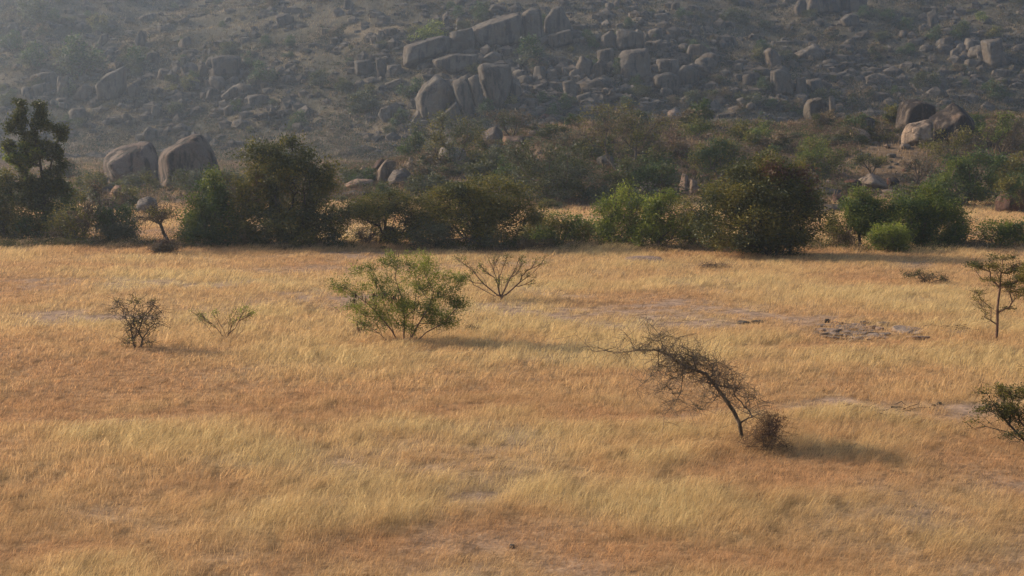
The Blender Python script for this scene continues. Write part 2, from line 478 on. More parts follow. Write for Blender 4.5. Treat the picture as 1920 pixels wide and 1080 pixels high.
def hull(pts):
    pts = sorted(set(map(tuple, pts)))
    def half(ps):
        o = []
        for q in ps:
            while len(o) > 1 and (o[-1][0] - o[-2][0]) * (q[1] - o[-2][1]) - (o[-1][1] - o[-2][1]) * (q[0] - o[-2][0]) <= 0: o.pop()
            o.append(q)
        return o
    a = half(pts); b = half(pts[::-1])
    return a[:-1] + b[:-1]

def poly_rock(label, poly, mat, name='boulder', group=None, depth=0.75, seed=0, p=13, amp=0.045, base=None, tilt=0.45, sink=0.10, face=None, fx_planes=None, dist_add=0.0):
    rr = random.Random(seed * 13 + 5)
    xs = [q[0] for q in poly]; ys = [q[1] for q in poly]
    cx, bot, top = (min(xs) + max(xs)) / 2, max(ys), min(ys)
    bx, by = base or (cx, bot)
    X, Y, Z = at(bx, by)
    Y0 = Y
    s = Y0 / FPX
    w = (max(xs) - min(xs)) * s; h = (bot - top) * s
    dep = depth * min(w, 1.3 * h) + .15 * w
    # lower end reaches a little into the ground
    poly = [(x, y + (bot - top) * sink * (1 if y > (bot * .75 + top * .25) else 0)) for x, y in poly]
    czp = (bot + top) / 2
    K = [((x - cx) * s, (czp - y) * s) for x, y in poly]
    K = hull(K)
    pl = []
    for k in range(len(K)):
        a, b = K[k], K[(k + 1) % len(K)]
        ex, ez = b[0] - a[0], b[1] - a[1]; L = math.hypot(ex, ez)
        if L < 1e-4: continue
        nx_, nz_ = ez / L, -ex / L
        hh = nx_ * a[0] + nz_ * a[1]
        if hh < 0.02 * w: hh = 0.02 * w
        hh *= 1.075
        for sg in (-1, 1):
            ty = sg * tilt * rr.uniform(.55, 1.3)
            q = math.sqrt(1 + ty * ty)
            pl.append(((nx_, ty, nz_), hh / q))
    pl.append(((rr.uniform(-.05, .3), -1, rr.uniform(.0, .3)), dep * .5))
    pl.append(((rr.uniform(-.3, .3), 1, rr.uniform(0, .3)), dep * .55))
    if face: pl += [(tuple(f[0]), f[1] * dep * .5) for f in face]
    else:
        for _ in range(2):
            pl.append(((rr.uniform(-.8, 1), rr.uniform(-1.2, -.6), rr.uniform(-.1, .8)), dep * rr.uniform(.52, .68)))
    me = rock_mesh(name, pl, mat, p=p, sub=5 if w * FPX / Y > 70 else 4, amp=amp, seed=seed * 3 + 1, stretch=(max(w, .5 * h), dep, max(h, .5 * w)))
    vz = CAMH + ray(cx, czp)[2] * (Y0 + dep * .35) / ray(cx, czp)[1]
    o = link(name, me, loc=(X + (cx - bx) * s, Y0 + dep * .35, vz))
    tag(o, label, 'boulder' if name == 'boulder' else 'rock', group)
    return o

def A(*q): return [(x / 3, y / 3) for x, y in q]
def B(*q): return [(x / 3 + 640, y / 3) for x, y in q]
def Cc(*q): return [(x / 3 + 1280, y / 3) for x, y in q]
def D6(*q): return [(x / 3 + 1280, y / 3 + 180) for x, y in q]
def D5(*q): return [(x / 3 + 640, y / 3 + 180) for x, y in q]
def E4(*q): return [(x / 3.84 + 840, y / 3.84 + 180) for x, y in q]
def Q2(*q): return [(x / 6 + 1580, y / 6 + 180) for x, y in q]
HG = 'granite boulders on the hillside'
G, GH, GW, GR = M['granite'], M['granite_hill'], M['granite_warm'], M['granite_red']
HILL = [
 ('long tilted granite block like a loaf above the sloping slab', B((350,260),(560,200),(605,215),(605,300),(400,370),(345,350))),
 ('dark shadowed granite block beside the widest cliff block', B((612,185),(735,158),(750,240),(745,300),(640,305),(610,290))),
 ('widest dark cliff block at the crest of the central outcrop', B((720,160),(870,100),(1000,70),(1014,150),(1012,235),(800,268),(735,250))),
 ('flat topped upright granite pillar next to the dark cliff block', B((1020,80),(1060,52),(1120,60),(1140,200),(1120,235),(1018,235))),
 ('pointed upright granite pillar standing behind the square one', B((1145,120),(1190,45),(1240,40),(1290,130),(1280,190),(1150,210))),
 ('low slanted block at the foot of the pointed pillar', B((1160,200),(1290,165),(1305,240),(1180,270))),
 ('round pale boulder perched above the dark cliff block', B((825,60),(860,25),(920,35),(930,65),(840,85))),
 ('narrow standing stone behind the yellow green bush', B((570,80),(600,70),(612,165),(575,165))),
 ('short standing stone between narrow stone and dark cliff block', B((645,105),(680,100),(685,165),(645,170))),
 ('broad smooth sloping slab below the long loaf block', B((520,340),(620,305),(760,310),(765,400),(620,420),(530,375))),
 ('cracked flat slab resting above the great leaning block', B((775,330),(850,290),(910,310),(905,360),(780,355))),
 ('great leaning wedge block with dark stains in central outcrop', B((765,380),(800,360),(950,370),(960,480),(930,600),(880,610),(830,560),(780,450))),
 ('peaked dome boulder at the lower end of central outcrop', B((415,560),(450,490),(530,420),(560,430),(630,500),(650,570),(560,650),(470,665),(420,620))),
 ('slanting plank shaped slab next to the peaked dome', B((620,460),(710,420),(765,620),(690,640),(650,570))),
 ('thin slanting slab squeezed against the great leaning block', B((715,450),(765,425),(830,630),(770,640))),
 ('small wedge boulder under the peaked dome', B((555,650),(650,565),(675,640),(640,680))),
 ('squat boulder downhill of the peaked dome', B((365,690),(430,615),(475,660),(470,700))),
 ('solitary ball shaped boulder in scrub below the outcrop', B((205,650),(220,610),(260,595),(290,610),(285,670),(240,685))),
 ('cube shaped boulder at the end of the loaf block row', B((75,345),(160,335),(185,400),(170,420),(75,425))),
 ('small upright boulder beside the cube shaped one', B((195,340),(220,325),(250,370),(245,425),(200,430))),
 ('short blocky boulder directly below the loaf block', B((255,370),(330,360),(340,410),(260,430))),
 ('flat pale stone half covered by a green bush', B((245,470),(330,440),(360,470),(300,500),(250,500))),
 ('large square capstone balanced on the tall wall block', B((1550,180),(1580,165),(1700,185),(1705,260),(1570,290),(1550,260))),
 ('tall wall block carrying the square capstone', B((1560,330),(1590,290),(1730,270),(1745,440),(1570,450))),
 ('small peaked boulder leaning on the square capstone', B((1465,205),(1510,175),(1545,200),(1545,270),(1470,270))),
 ('grey block wedged beside the tall wall block', B((1440,285),(1530,272),(1535,360),(1445,370))),
 ('small rounded boulder on the far side of the capstone', B((1750,235),(1800,222),(1840,250),(1800,290),(1750,270))),
 ('long low slab topping the stacked blocks beyond the wall block', B((1750,290),(1850,270),(1919,300),(1919,330),(1760,330))),
 ('rounded block under the long low slab', B((1778,335),(1900,330),(1905,420),(1775,410))),
 ('lowest big block of the stack beyond the wall block', B((1759,430),(1840,405),(1900,430),(1900,520),(1830,530),(1765,480))),
 ('squarish boulder in the gully of loose boulders', B((1320,370),(1350,320),(1410,340),(1405,420),(1330,440))),
 ('egg shaped boulder standing upright in the gully', B((1415,370),(1460,335),(1485,360),(1480,430),(1420,440))),
 ('flat turtle shaped boulder low in the gully', B((1345,470),(1440,440),(1505,470),(1490,510),(1360,515))),
 ('round boulder beside the turtle shaped one', B((1245,460),(1300,450),(1335,490),(1320,550),(1260,560))),
 ('pale split boulder just below the turtle shaped one', B((1435,540),(1490,505),(1590,510),(1595,560),(1450,570))),
 ('small domed boulder under the pale split boulder', B((1595,550),(1630,530),(1665,550),(1660,590),(1600,590))),
 ('small pale boulder below the round gully boulder', B((1325,540),(1400,515),(1420,560),(1340,580))),
 ('light grey stone at the upper edge of the gully', B((1150,400),(1210,390),(1225,440),(1160,455))),
 ('faceted stone touching the squarish gully boulder', B((1240,380),(1300,375),(1310,420),(1250,430))),
 ('half buried stone just under the large hillside bush', B((1205,320),(1260,320),(1270,370),(1210,370))),
 ('low blue grey stone in the scree below the big hillside bush', B((1080,480),(1140,470),(1170,520),(1090,530))),
 ('shadowed rock buttress behind the great leaning block', B((960,430),(1000,440),(1020,520),(960,580))),
 ('flat ledge stone high on the slope above the capstone', B((1640,75),(1750,70),(1755,105),(1650,105))),
 ('second ledge stone high on the slope, blockier', B((1760,80),(1830,75),(1840,120),(1770,125))),
 ('lone rounded stone near the ledge stones', B((1485,20),(1530,15),(1545,55),(1490,60))),
 ('upright egg boulder beside the topmost dark cliff', Cc((630,40),(650,5),(690,0),(700,50),(680,90),(640,90))),
 ('topmost dark cliff block cut by the picture edge', Cc((710,-30),(910,-30),(915,70),(750,85),(700,60))),
 ('pale cracked cliff block next to the topmost dark cliff', Cc((915,-30),(1040,-30),(1045,50),(1000,75),(920,70))),
 ('brown boulder beneath the pale cracked cliff block', Cc((890,110),(930,80),(990,85),(1005,150),(910,150))),
 ('low pale whaleback stone on the upper grassy slope', Cc((360,215),(400,195),(440,200),(465,225),(370,228))),
 ('rounded grey boulder with a bush at its foot', Cc((460,290),(500,272),(540,300),(570,380),(490,380))),
 ('largest smooth domed slab of the lower pair', Cc((500,400),(560,388),(610,420),(620,530),(510,530))),
 ('upright tooth shaped boulder beside the domed slab', Cc((640,440),(690,432),(705,520),(680,545),(640,535))),
 ('slanted flat rock beyond the tooth shaped boulder', Cc((700,450),(780,440),(800,500),(720,520))),
 ('big rounded grey boulder above the knoll thickets', Cc((690,600),(710,565),(780,548),(820,590),(820,670),(720,690),(690,640))),
 ('thin sliver boulder leaning on the big rounded one', Cc((825,545),(850,540),(865,610),(830,640))),
 ('roof shaped boulder in the middle of the slope', Cc((640,300),(740,250),(810,290),(790,340),(660,330))),
 ('long dark flat ledge in the dry grass slope', Cc((920,350),(1060,365),(1060,388),(930,385))),
 ('pale flat stone near the foot of the slope', Cc((110,550),(150,545),(185,575),(140,585))),
 ('broken grooved crag among the far bushes', Cc((1690,230),(1800,220),(1830,360),(1720,370))),
 ('small leaning pillar near the grooved crag', Cc((1510,290),(1540,270),(1560,330),(1520,350))),
 ('tall split pillar on the high slope', Cc((1380,70),(1430,60),(1440,160),(1390,165))),
 ('rounded stone among a cluster at the slope foot', Cc((305,560),(340,545),(375,585),(340,605))),
 ('small stone next to the rounded foot stone', Cc((400,575),(440,570),(455,595),(410,600))),
 ('bare smooth rock sheet below the tooth shaped boulder', Cc((480,560),(600,545),(640,600),(500,610))),
 ('pale exposed rock sheet beside the gully', Cc((35,370),(140,370),(170,420),(60,420))),
 ('low stone by the long dark ledge', Cc((860,415),(920,400),(940,440),(870,445))),
 ('low paler stone beyond the one by the ledge', Cc((1000,405),(1060,400),(1070,430),(1000,440))),
 ('flat stone lying just above the knoll thickets', Cc((220,640),(300,630),(310,655),(230,655))),
 ('large dark square boulder high above the two field boulders', A((1185,330),(1240,310),(1340,320),(1340,420),(1280,450),(1200,440))),
 ('rounded post boulder touching the large dark square one', A((1115,380),(1140,360),(1165,380),(1165,430),(1120,430))),
 ('rounded box shaped boulder standing alone in hazy scrub', A((710,490),(750,470),(785,490),(785,540),(740,555),(710,530))),
 ('tilted oval boulder on the hazy upper slope', A((535,250),(570,195),(605,190),(600,230),(560,265))),
 ('small sunlit knob between two oval boulders', A((695,200),(720,180),(745,190),(735,215))),
 ('upright oval boulder on the hazy upper slope', A((755,230),(790,170),(820,190),(810,250),(770,260))),
 ('boulder with a pale cap below the tilted oval', A((560,320),(600,275),(640,290),(630,330))),
 ('dark rectangular block in the hazy rock band', A((220,410),(310,405),(315,490),(230,500))),
 ('tall column in the hazy rock band', A((320,430),(380,430),(385,550),(320,560))),
 ('leaning wedge boulder in the hazy rock band', A((400,550),(470,470),(510,490),(500,570))),
 ('widest cracked wall of the hazy rock band', A((530,480),(590,420),(690,380),(690,500),(640,560),(540,560))),
 ('small tower boulder below the stepped pale ledges', A((850,600),(880,590),(910,620),(900,660),(850,650))),
 ('narrow block directly under the large dark square boulder', A((1150,450),(1210,445),(1215,500),(1155,505))),
 ('bowl shaped block above a long dark crack', A((1390,540),(1450,530),(1505,540),(1500,600),(1400,600))),
 ('long bluish rock sheet at the edge of the slope', A((0,220),(60,215),(190,235),(180,250),(0,245))),
 ('blue grey boulder above the long bluish sheet', A((45,130),(90,125),(110,165),(50,170))),
 ('pale peaked boulder just behind the two field boulders', A((800,745),(830,712),(880,730),(890,790),(820,795))),
 ('small dome peeping over the taller field boulder', A((990,760),(1020,735),(1060,745),(1060,775))),
 ('white topped stone near the hill foot scrub', A((1690,740),(1720,712),(1760,720),(1755,745))),
 ('pale hazy block behind the tall leafy tree', A((35,630),(110,625),(115,700),(40,700))),
 ('wide dim slab high on the slope', A((1545,90),(1600,78),(1650,95),(1640,150),(1560,150))),
 ('low pointed stone high in the haze', A((990,120),(1040,95),(1060,110),(1040,135))),
 ('bright flat stone high in the haze', A((895,155),(930,143),(970,160),(940,170))),
 ('stepped pale ledge on the hazy slope', A((740,580),(800,570),(830,600),(760,605))),
 ('slanting rib of rock below the large dark square boulder', A((1235,540),(1310,480),(1365,470),(1365,510),(1280,570))),
 ('long shelf of rock under the dark crack', A((1420,640),(1530,620),(1630,620),(1620,660),(1440,680))),
 ('tiny pale stone left of the peaked boulder', A((535,770),(560,758),(570,785),(540,790))),
 ('jumbled pale ledge above the small tower boulder', A((910,540),(980,520),(1060,525),(1060,560),(950,570))),
]
occ = []   # footprints of placed rocks (x, y, radius)
for k, (lb, pg) in enumerate(HILL):
    flat = (max(q[1] for q in pg) - min(q[1] for q in pg)) < .45 * (max(q[0] for q in pg) - min(q[0] for q in pg))
    o = poly_rock(lb, pg, GH, group=HG, seed=k + 1, p=18 + (k % 4) * 4, tilt=0.26, amp=.055 if not flat else 0.8, depth=.8 if not flat else 1.2)
    occ.append((o.location.x, o.location.y, o.dimensions.x * .5))

# knoll and field-edge boulders
KG = 'boulders between the thorn trees and the hill'
KN = [
 ('low dark topped granite boulder with a sharp sunlit crest', A((560,900),(555,960),(590,1010),(740,1040),(865,1000),(862,880),(822,795),(760,802),(650,825),(580,862)), M['granite_brown'], 0.9, .04),
 ('taller domed granite boulder beside the low dark topped one', A((870,900),(875,960),(880,1060),(1200,1060),(1215,940),(1190,870),(1115,755),(1060,755),(960,805),(900,850)), M['granite_brown'], 0.9, .04),
 ('smooth grey stone leaning in front of the domed boulder', A((900,1030),(930,965),(1040,925),(1080,960),(1070,1060),(920,1060)), G, .8, .03),
 ('tall dark boulder with one sunlit edge behind the streaked one', Q2((690,70),(830,35),(960,90),(1060,110),(1080,240),(1000,420),(700,420),(640,330),(650,180)), M['granite_dark'], .8, .03),
 ('huge boulder with pale streaked face and dark rising back', Q2((1010,260),(1290,85),(1400,140),(1530,290),(1500,440),(1050,560),(1000,540),(1000,300)), M['granite_dark'], .9, .03),
 ('sunlit split boulder with a dark overhanging top', Q2((125,330),(150,235),(240,212),(370,260),(385,330),(330,405),(200,370)), M['granite_dark'], .9, .05),
 ('pale lower half under the dark overhanging boulder', Q2((80,480),(120,350),(240,370),(330,410),(340,520),(90,520)), M['granite_pale'], .9, .04),
 ('hollow fronted boulder with pink flat top by the dry clearing', Q2((195,940),(330,865),(440,905),(540,1000),(500,1050),(230,1040),(200,1010)), GW, 1, .04),
 ('dark brown round boulder beside the hollow fronted one', Q2((10,1010),(40,950),(130,930),(220,960),(235,1060),(20,1070)), GR, .9, .06),
 ('small brown block past the hollow fronted boulder', Q2((505,925),(610,915),(650,960),(640,1020),(520,1010)), GR, .9, .05),
 ('first of the small round stones above the dry clearing', Q2((715,790),(745,755),(785,760),(790,810),(730,825)), GR, 1, .05),
 ('second small round stone above the dry clearing, partly pink', Q2((790,760),(820,725),(880,730),(885,785),(800,800)), GW, 1, .05),
 ('red lit stone under the row above the dry clearing', Q2((670,830),(720,800),(760,830),(750,860),(680,855)), GR, 1, .05),
 ('pale pebble sized block at the foot of the streaked boulder', Q2((650,570),(680,530),(770,545),(780,590),(660,600)), GW, 1, .05),
 ('small faceted pink stone on the knoll path', Q2((470,560),(500,535),(545,550),(540,590),(480,590)), GW, 1, .05),
 ('sunlit tapering stone in scrub beyond the streaked boulder', Q2((1610,410),(1690,340),(1745,315),(1740,350),(1640,415)), GW, 1, .05),
 ('red earthy boulder half hidden under dark thicket', [(1876,394),(1874,374),(1888,360),(1925,354),(1945,396),(1884,400)], GR, .9, .06),
 ('low square pink block beside the dark brown tree', D6((848,552),(915,552),(918,602),(850,606)), GR, 1, .04),
 ('pale flat slab beside the dark brown tree', D6((790,620),(850,606),(920,612),(900,650),(800,662)), GH, 1.4, .03),
 ('grey sloping slab behind the dark brown tree', D6((740,520),(800,510),(900,530),(890,560),(760,560)), GH, 1.4, .03),
 ('cleft dark boulder peeking behind the fresh green bush', E4((1355,660),(1380,615),(1430,618),(1480,615),(1525,650),(1520,720),(1360,720)), G, .9, .06),
 ('slim brown stone in shade beside the dark brown tree', E4((1655,690),(1690,560),(1730,570),(1745,700),(1660,710)), G, .9, .05),
 ('sunlit stub beside the slim brown stone', E4((1715,700),(1745,590),(1800,620),(1810,710),(1720,715)), GW, .9, .05),
 ('sunlit crescent boulder on the knoll crest', E4((1576,150),(1590,105),(1640,92),(1680,120),(1700,170),(1600,190)), G, .9, .05),
 ('low brown boulder on the crest with a pale rim', E4((640,165),(700,125),(770,140),(785,165),(700,180)), GR, 1, .05),
 ('angular shadowed boulder behind the silvery bush', E4((230,270),(340,215),(390,260),(400,350),(250,350)), G, .9, .05),
 ('pale lit twin blocks beside the angular boulder', E4((392,310),(410,288),(530,290),(560,340),(400,365)), GW, 1, .05),
 ('small pale block under the angular boulder', E4((270,370),(300,345),(370,345),(375,400),(330,410)), G, 1, .05),
 ('flat grey stone among brown crest scrub', E4((570,260),(620,240),(700,255),(780,290),(600,290)), G, 1.2, .05),
 ('pale stacked stones under the spreading tree', E4((1000,370),(1060,355),(1140,360),(1160,395),(1020,395)), GH, 1.1, .06),
 ('lower pale stone under the spreading tree', E4((1070,450),(1120,425),(1190,440),(1200,510),(1100,520)), GH, 1.1, .06),
 ('square shouldered boulder below the silvery bush', B((542,860),(560,825),(610,818),(690,840),(712,900),(710,930),(545,930)), G, .9, .04),
 ('tall leaning sunlit boulder of the small outcrop', B((180,1040),(205,950),(250,895),(305,910),(300,960),(240,1030)), GW, .8, .04),
 ('dark round boulder of the small outcrop', B((255,1010),(290,955),(350,945),(395,985),(380,1050),(260,1050)), G, .9, .05),
 ('reddish slanted boulder at the back of the small outcrop', B((165,950),(200,900),(240,892),(235,930),(190,965)), GR, .9, .05),
 ('thin bright upright stone of the small outcrop', B((368,930),(385,880),(402,900),(400,950),(370,965)), GW, .9, .04),
 ('flat pale slab at the front of the small outcrop', B((5,1040),(80,1005),(175,1010),(170,1050),(20,1065)), GW, 1.4, .05),
 ('small stubby stone of the small outcrop', B((90,960),(120,935),(150,945),(150,985),(100,985)), GW, 1, .05),
 ('pale slab edge beneath the small outcrop', B((-10,1090),(60,1070),(150,1080),(140,1105),(0,1110)), GH, 1.5, .04),
 ('round grey boulder in the dry grass behind the small acacia', [(249,398),(256,374),(275,368),(290,374),(293,400)], G, 1, .05),
 ('weathered blue grey boulder behind the round teal bush', [(180,415),(190,394),(207,391),(212,412),(195,420)], GH, 1, .05),
 ('low slab in scrub below the low dark topped boulder', [(146,348),(165,338),(200,332),(195,350),(160,356)], G, 1.3, .06),
 ('rounded slab nearer than the one under the boulder', [(175,358),(190,345),(215,347),(220,362),(185,366)], G, 1.2, .06),
 ('brown stone downhill of the sharp crested boulder', [(200,362),(214,347),(232,350),(235,368),(205,370)], GW, 1.1, .06),
]
for k, (lb, pg, mt, dp, am) in enumerate(KN):
    rrr = random.Random(k)
    fc = None
    if k in (0, 1): fc = [((.45, -1, .25), .95), ((-.9, -.5, .3), 1.15)]
    if k == 4:      # a flat front face, the rest falling back
        fc = [((.5, -.85, .15), .95)]
    poly_rock(lb, pg, mt, group=KG, seed=200 + k, p=20 if k in (0, 1, 3, 4, 5) else 14, depth=dp, amp=am, face=fc)
# front of the streaked boulder, pale rock standing in for its sunlit face
poly_rock('pale streaked front of the huge knoll boulder, jutting towards the field',
          Q2((690,440),(745,322),(1000,262),(1040,300),(1035,560),(700,540)), M['granite_pale'], group=KG, seed=260, p=18, depth=.8, amp=.03, face=[((-.75, -.65, .1), .9)])

# ------------------------------------------------------------------ loose boulders: copies of a few shapes
protos = []
for k in range(10):
    rr = random.Random(500 + k)
    pl = []
    box = k % 2 == 0
    for ax in ((1, 0, 0), (-1, 0, 0), (0, 1, 0), (0, -1, 0), (0, 0, 1), (0, 0, -1)):
        j = .18
        pl.append(((ax[0] + rr.uniform(-j, j), ax[1] + rr.uniform(-j, j), ax[2] + rr.uniform(-j, j)), rr.uniform(.42, .52)))
    for _ in range(9 if not box else 4):
        v = Vector((rr.uniform(-1, 1), rr.uniform(-1, 1), rr.uniform(-.3, 1))).normalized()
        pl.append((tuple(v), rr.uniform(.46, .56)))
    protos.append(rock_mesh('stone_shape', pl, GH, p=17 if box else 12, sub=3, amp=.07, seed=k * 7 + 2))
rr = random.Random(99)
def px_of(x, y, z):
    dy, dz = y, z - CAMH
    dd = dy * CT - dz * ST; uu = dy * ST + dz * CT
    return W / 2 + FPX * x / dd, H / 2 - FPX * uu / dd

# places where the photo shows loose rock: (px, py, spread x, spread y, n, size px range)
FIELDS = [
 ('', 1000, 165, 60, 30, 14, (16, 36)), ('', 1280, 130, 60, 40, 22, (18, 44)), ('', 920, 95, 80, 22, 8, (14, 30)), ('', 1800, 100, 70, 40, 14, (16, 38)), ('', 420, 180, 60, 24, 10, (16, 34)), ('', 110, 180, 70, 22, 8, (18, 34)),
 ('small loose granite boulder in the gully below the capstone', 1090, 160, 110, 34, 34, (9, 26)),
 ('small loose boulder in the rubble under the central outcrop', 1010, 190, 70, 22, 16, (8, 18)),
 ('small pale boulder scattered above the square capstone', 1230, 40, 90, 34, 18, (8, 22)),
 ('small boulder among dry grass around the roof shaped boulder', 1500, 120, 130, 46, 30, (8, 24)),
 ('small boulder at the slope foot near the domed slab', 1390, 185, 110, 20, 22, (8, 24)),
 ('small boulder on the bushy slope around the grooved crag', 1790, 110, 110, 60, 30, (8, 24)),
 ('small hazy boulder around the tilted and upright ovals', 180, 70, 150, 50, 26, (8, 24)),
 ('small hazy boulder along the hazy rock band', 150, 175, 150, 40, 24, (12, 32)),
 ('small hazy boulder around the large dark square boulder', 420, 165, 110, 50, 34, (8, 26)),
 ('small boulder on the scrub slope between the outcrops', 640, 110, 110, 80, 24, (7, 18)),
 ('small pale stone near the hill foot above the field edge', 500, 235, 220, 22, 14, (6, 15)),
 ('small stone on the highest visible part of the slope', 620, 25, 260, 22, 16, (7, 20)),
]
NAMED = [((min(q[0] for q in pg) + max(q[0] for q in pg)) / 2, (min(q[1] for q in pg) + max(q[1] for q in pg)) / 2,
          (max(q[0] for q in pg) - min(q[0] for q in pg)) / 2, (max(q[1] for q in pg) - min(q[1] for q in pg)) / 2, lb) for lb, pg in HILL]
USED = set()
def near_label(px, py, spx, noun):
    best = sorted(NAMED, key=lambda b: math.hypot(max(0, abs(px - b[0]) - b[2]), 1.4 * max(0, abs(py - b[1]) - b[3])))
    size = 'tiny' if spx < 12 else ('small' if spx < 19 else ('middling' if spx < 28 else 'bulky'))
    for b in best[:2]:
        dx, dy = px - b[0], (py - b[1]) * 1.4
        if abs(dx) < b[2] and abs(dy) < b[3]: continue
        if abs(dx) > abs(dy): side = 'left of' if dx < 0 else 'right of'
        else: side = 'uphill of' if dy < 0 else 'downhill of'
        lb = '%s %s just %s the %s' % (size, noun, side, b[4])
        if lb not in USED and len(lb.split()) <= 16:
            USED.add(lb); return lb
    return None
for lb, cx, cy_, sx, sy, n, (s0, s1) in FIELDS:
    n = int(n * .85)
    for k in range(n):
        px = cx + rr.gauss(0, .6) * sx; py = cy_ + rr.gauss(0, .6) * sy
        if not (2 < px < 1918 and -5 < py < 262): continue
        X, Y, Z = at(px, py)
        if Y < 225: continue
        spx = s0 + (s1 - s0) * rr.random() ** 1.8
        sz = spx * Y / FPX
        lb = near_label(px, py, spx, 'boulder')
        if lb is None: continue
        o = bpy.data.objects.new('boulder', rr.choice(protos)); COL.objects.link(o)
        o.scale = (sz * rr.uniform(.8, 1.35), sz * rr.uniform(.8, 1.2), sz * rr.uniform(.55, 1.15))
        o.rotation_euler = (rr.uniform(-.25, .25), rr.uniform(-.25, .25), rr.uniform(0, 6.28))
        o.location = (X, Y, Z + o.scale[2] * .22)
        tag(o, lb, 'boulder', 'loose boulders on the hillside')
# knoll rubble
KF = [('small brown stone on the bare slope round the dry clearing', 1640, 305, 60, 14, 12, (6, 14)),
      ('small sunlit stone of the rubble round the small outcrop', 690, 335, 50, 10, 14, (6, 15)),
      ('small stone lying about the foot of the two field boulders', 230, 352, 80, 8, 14, (6, 16)),
      ('small stone in the brown scrub of the knoll crest', 1080, 262, 130, 14, 14, (6, 15))]
for lb, cx, cy_, sx, sy, n, (s0, s1) in KF:
    for k in range(n):
        px = cx + rr.gauss(0, .6) * sx; py = cy_ + rr.gauss(0, .6) * sy
        X, Y, Z = at(px, py)
        sz = rr.uniform(s0, s1) * Y / FPX
        o = bpy.data.objects.new('stone', rr.choice(protos)); COL.objects.link(o)
        o.scale = (sz * rr.uniform(.8, 1.4), sz * rr.uniform(.8, 1.2), sz * rr.uniform(.5, .9))
        o.rotation_euler = (rr.uniform(-.2, .2), rr.uniform(-.2, .2), rr.uniform(0, 6.28))
        o.location = (X, Y, Z + o.scale[2] * .15)
        tag(o, lb, 'stone', lb + ' group')

# stony rubble of the whole hillside, too many and small to count
def rubble(name, n, gen, szr, mat, label, seed):
    rs = np.random.RandomState(seed)
    D, Fc = ico(1)
    x, y = gen(rs, n); n = len(x)
    z = height(x, y)
    s = szr[0] + (szr[1] - szr[0]) * rs.rand(n) ** 2.5
    sc = np.stack([s * rs.uniform(.7, 1.4, n), s * rs.uniform(.7, 1.3, n), s * rs.uniform(.45, 1.05, n)], 1)
    D = D / np.abs(D).max(axis=1)[:, None] ** .25
    V = D[None] * (1 + .20 * rs.uniform(-1, 1, (n, len(D), 1))) * sc[:, None, :] + np.stack([x, y, z], 1)[:, None, :]
    Fa = (Fc[None] + (np.arange(n) * len(D))[:, None, None]).reshape(-1, 3)
    o = link(name, mesh_np(name, V.reshape(-1, 3), [Fa], mat, smooth=False))
    tag(o, label, 'rubble', kind='stuff')
def gen_hill(rs, n):
    y = rs.uniform(262, 450, n * 3); x = rs.uniform(-1, 1, n * 3) * (y * .40 + 6)
    k = fbm(x / 13, y / 13, 131, 4) + .25 * (fbm(x / 3, y / 3, 137, 2) - .5)
    ok = (rs.rand(n * 3) < np.clip((k - .42) * 5, 0.03, 1)); return x[ok][:n], y[ok][:n]
rubble('hillside_rubble', 5200, gen_hill, (.22, 1.9), GH, 'countless small grey stones strewn over the hillside', 3)
CL = [(1090,160,130,40,5), (1010,195,100,26,3), (1230,40,110,40,3), (1500,120,150,60,3), (1390,190,130,22,2), (1790,110,130,80,4), (150,175,170,34,3), (420,170,130,44,3),
      (180,60,150,50,2), (600,60,200,60,2), (860,90,150,60,3), (1280,110,80,60,3), (1620,150,130,50,2), (500,235,240,20,1), (900,150,130,60,3)]
def gen_cl(rs, n):
    X, Y = [], []
    tot = sum(c[4] for c in CL)
    for (cx, cy_, sx, sy, w) in CL:
        for q in range(int(n * w / tot)):
            px, py = cx + rs.normal() * sx * .75, cy_ + rs.normal() * sy * .8
            if py > 262 or py < -20: continue
            x_, y_, z_ = at(px, py)
            if y_ > 235: X.append(x_); Y.append(y_)
    return np.array(X), np.array(Y)
rubble('boulder_rubble', 1700, gen_cl, (.4, 2.1), GH, 'jumbled broken rock packed between the hillside boulders', 8)
def gen_knoll(rs, n):
    y = rs.uniform(122, 215, n * 2); x = rs.uniform(-.12, 1, n * 2) * (y * .40)
    ok = fbm(x / 6, y / 6, 141, 3) > .48; return x[ok][:n], y[ok][:n]
rubble('knoll_rubble', 700, gen_knoll, (.08, .5), GW, 'countless small brown stones strewn over the low knoll', 4)

# ------------------------------------------------------------------ scrub stuff (leaf cards and stalks)
def cards(P, size, rs, up=0.0, asp=0.5):
    """little leaf quads at points P: returns verts, faces"""
    n = len(P)
    u = rs.normal(0, 1, (n, 3)); u[:, 2] = u[:, 2] * (1 - up * .5) + up; u /= np.linalg.norm(u, axis=1)[:, None]
    w = rs.normal(0, 1, (n, 3)); w -= (w * u).sum(1)[:, None] * u; w /= np.linalg.norm(w, axis=1)[:, None]
    s = np.asarray(size).reshape(-1, 1) * rs.uniform(.6, 1.3, (n, 1))
    V = np.empty((n, 4, 3), np.float32)
    V[:, 0] = P - u * s * .5; V[:, 1] = P + w * s * asp * .5; V[:, 2] = P + u * s * .5; V[:, 3] = P - w * s * asp * .5
    return V.reshape(-1, 3), (np.arange(n) * 4)[:, None] + np.array([[0, 1, 2, 3]])

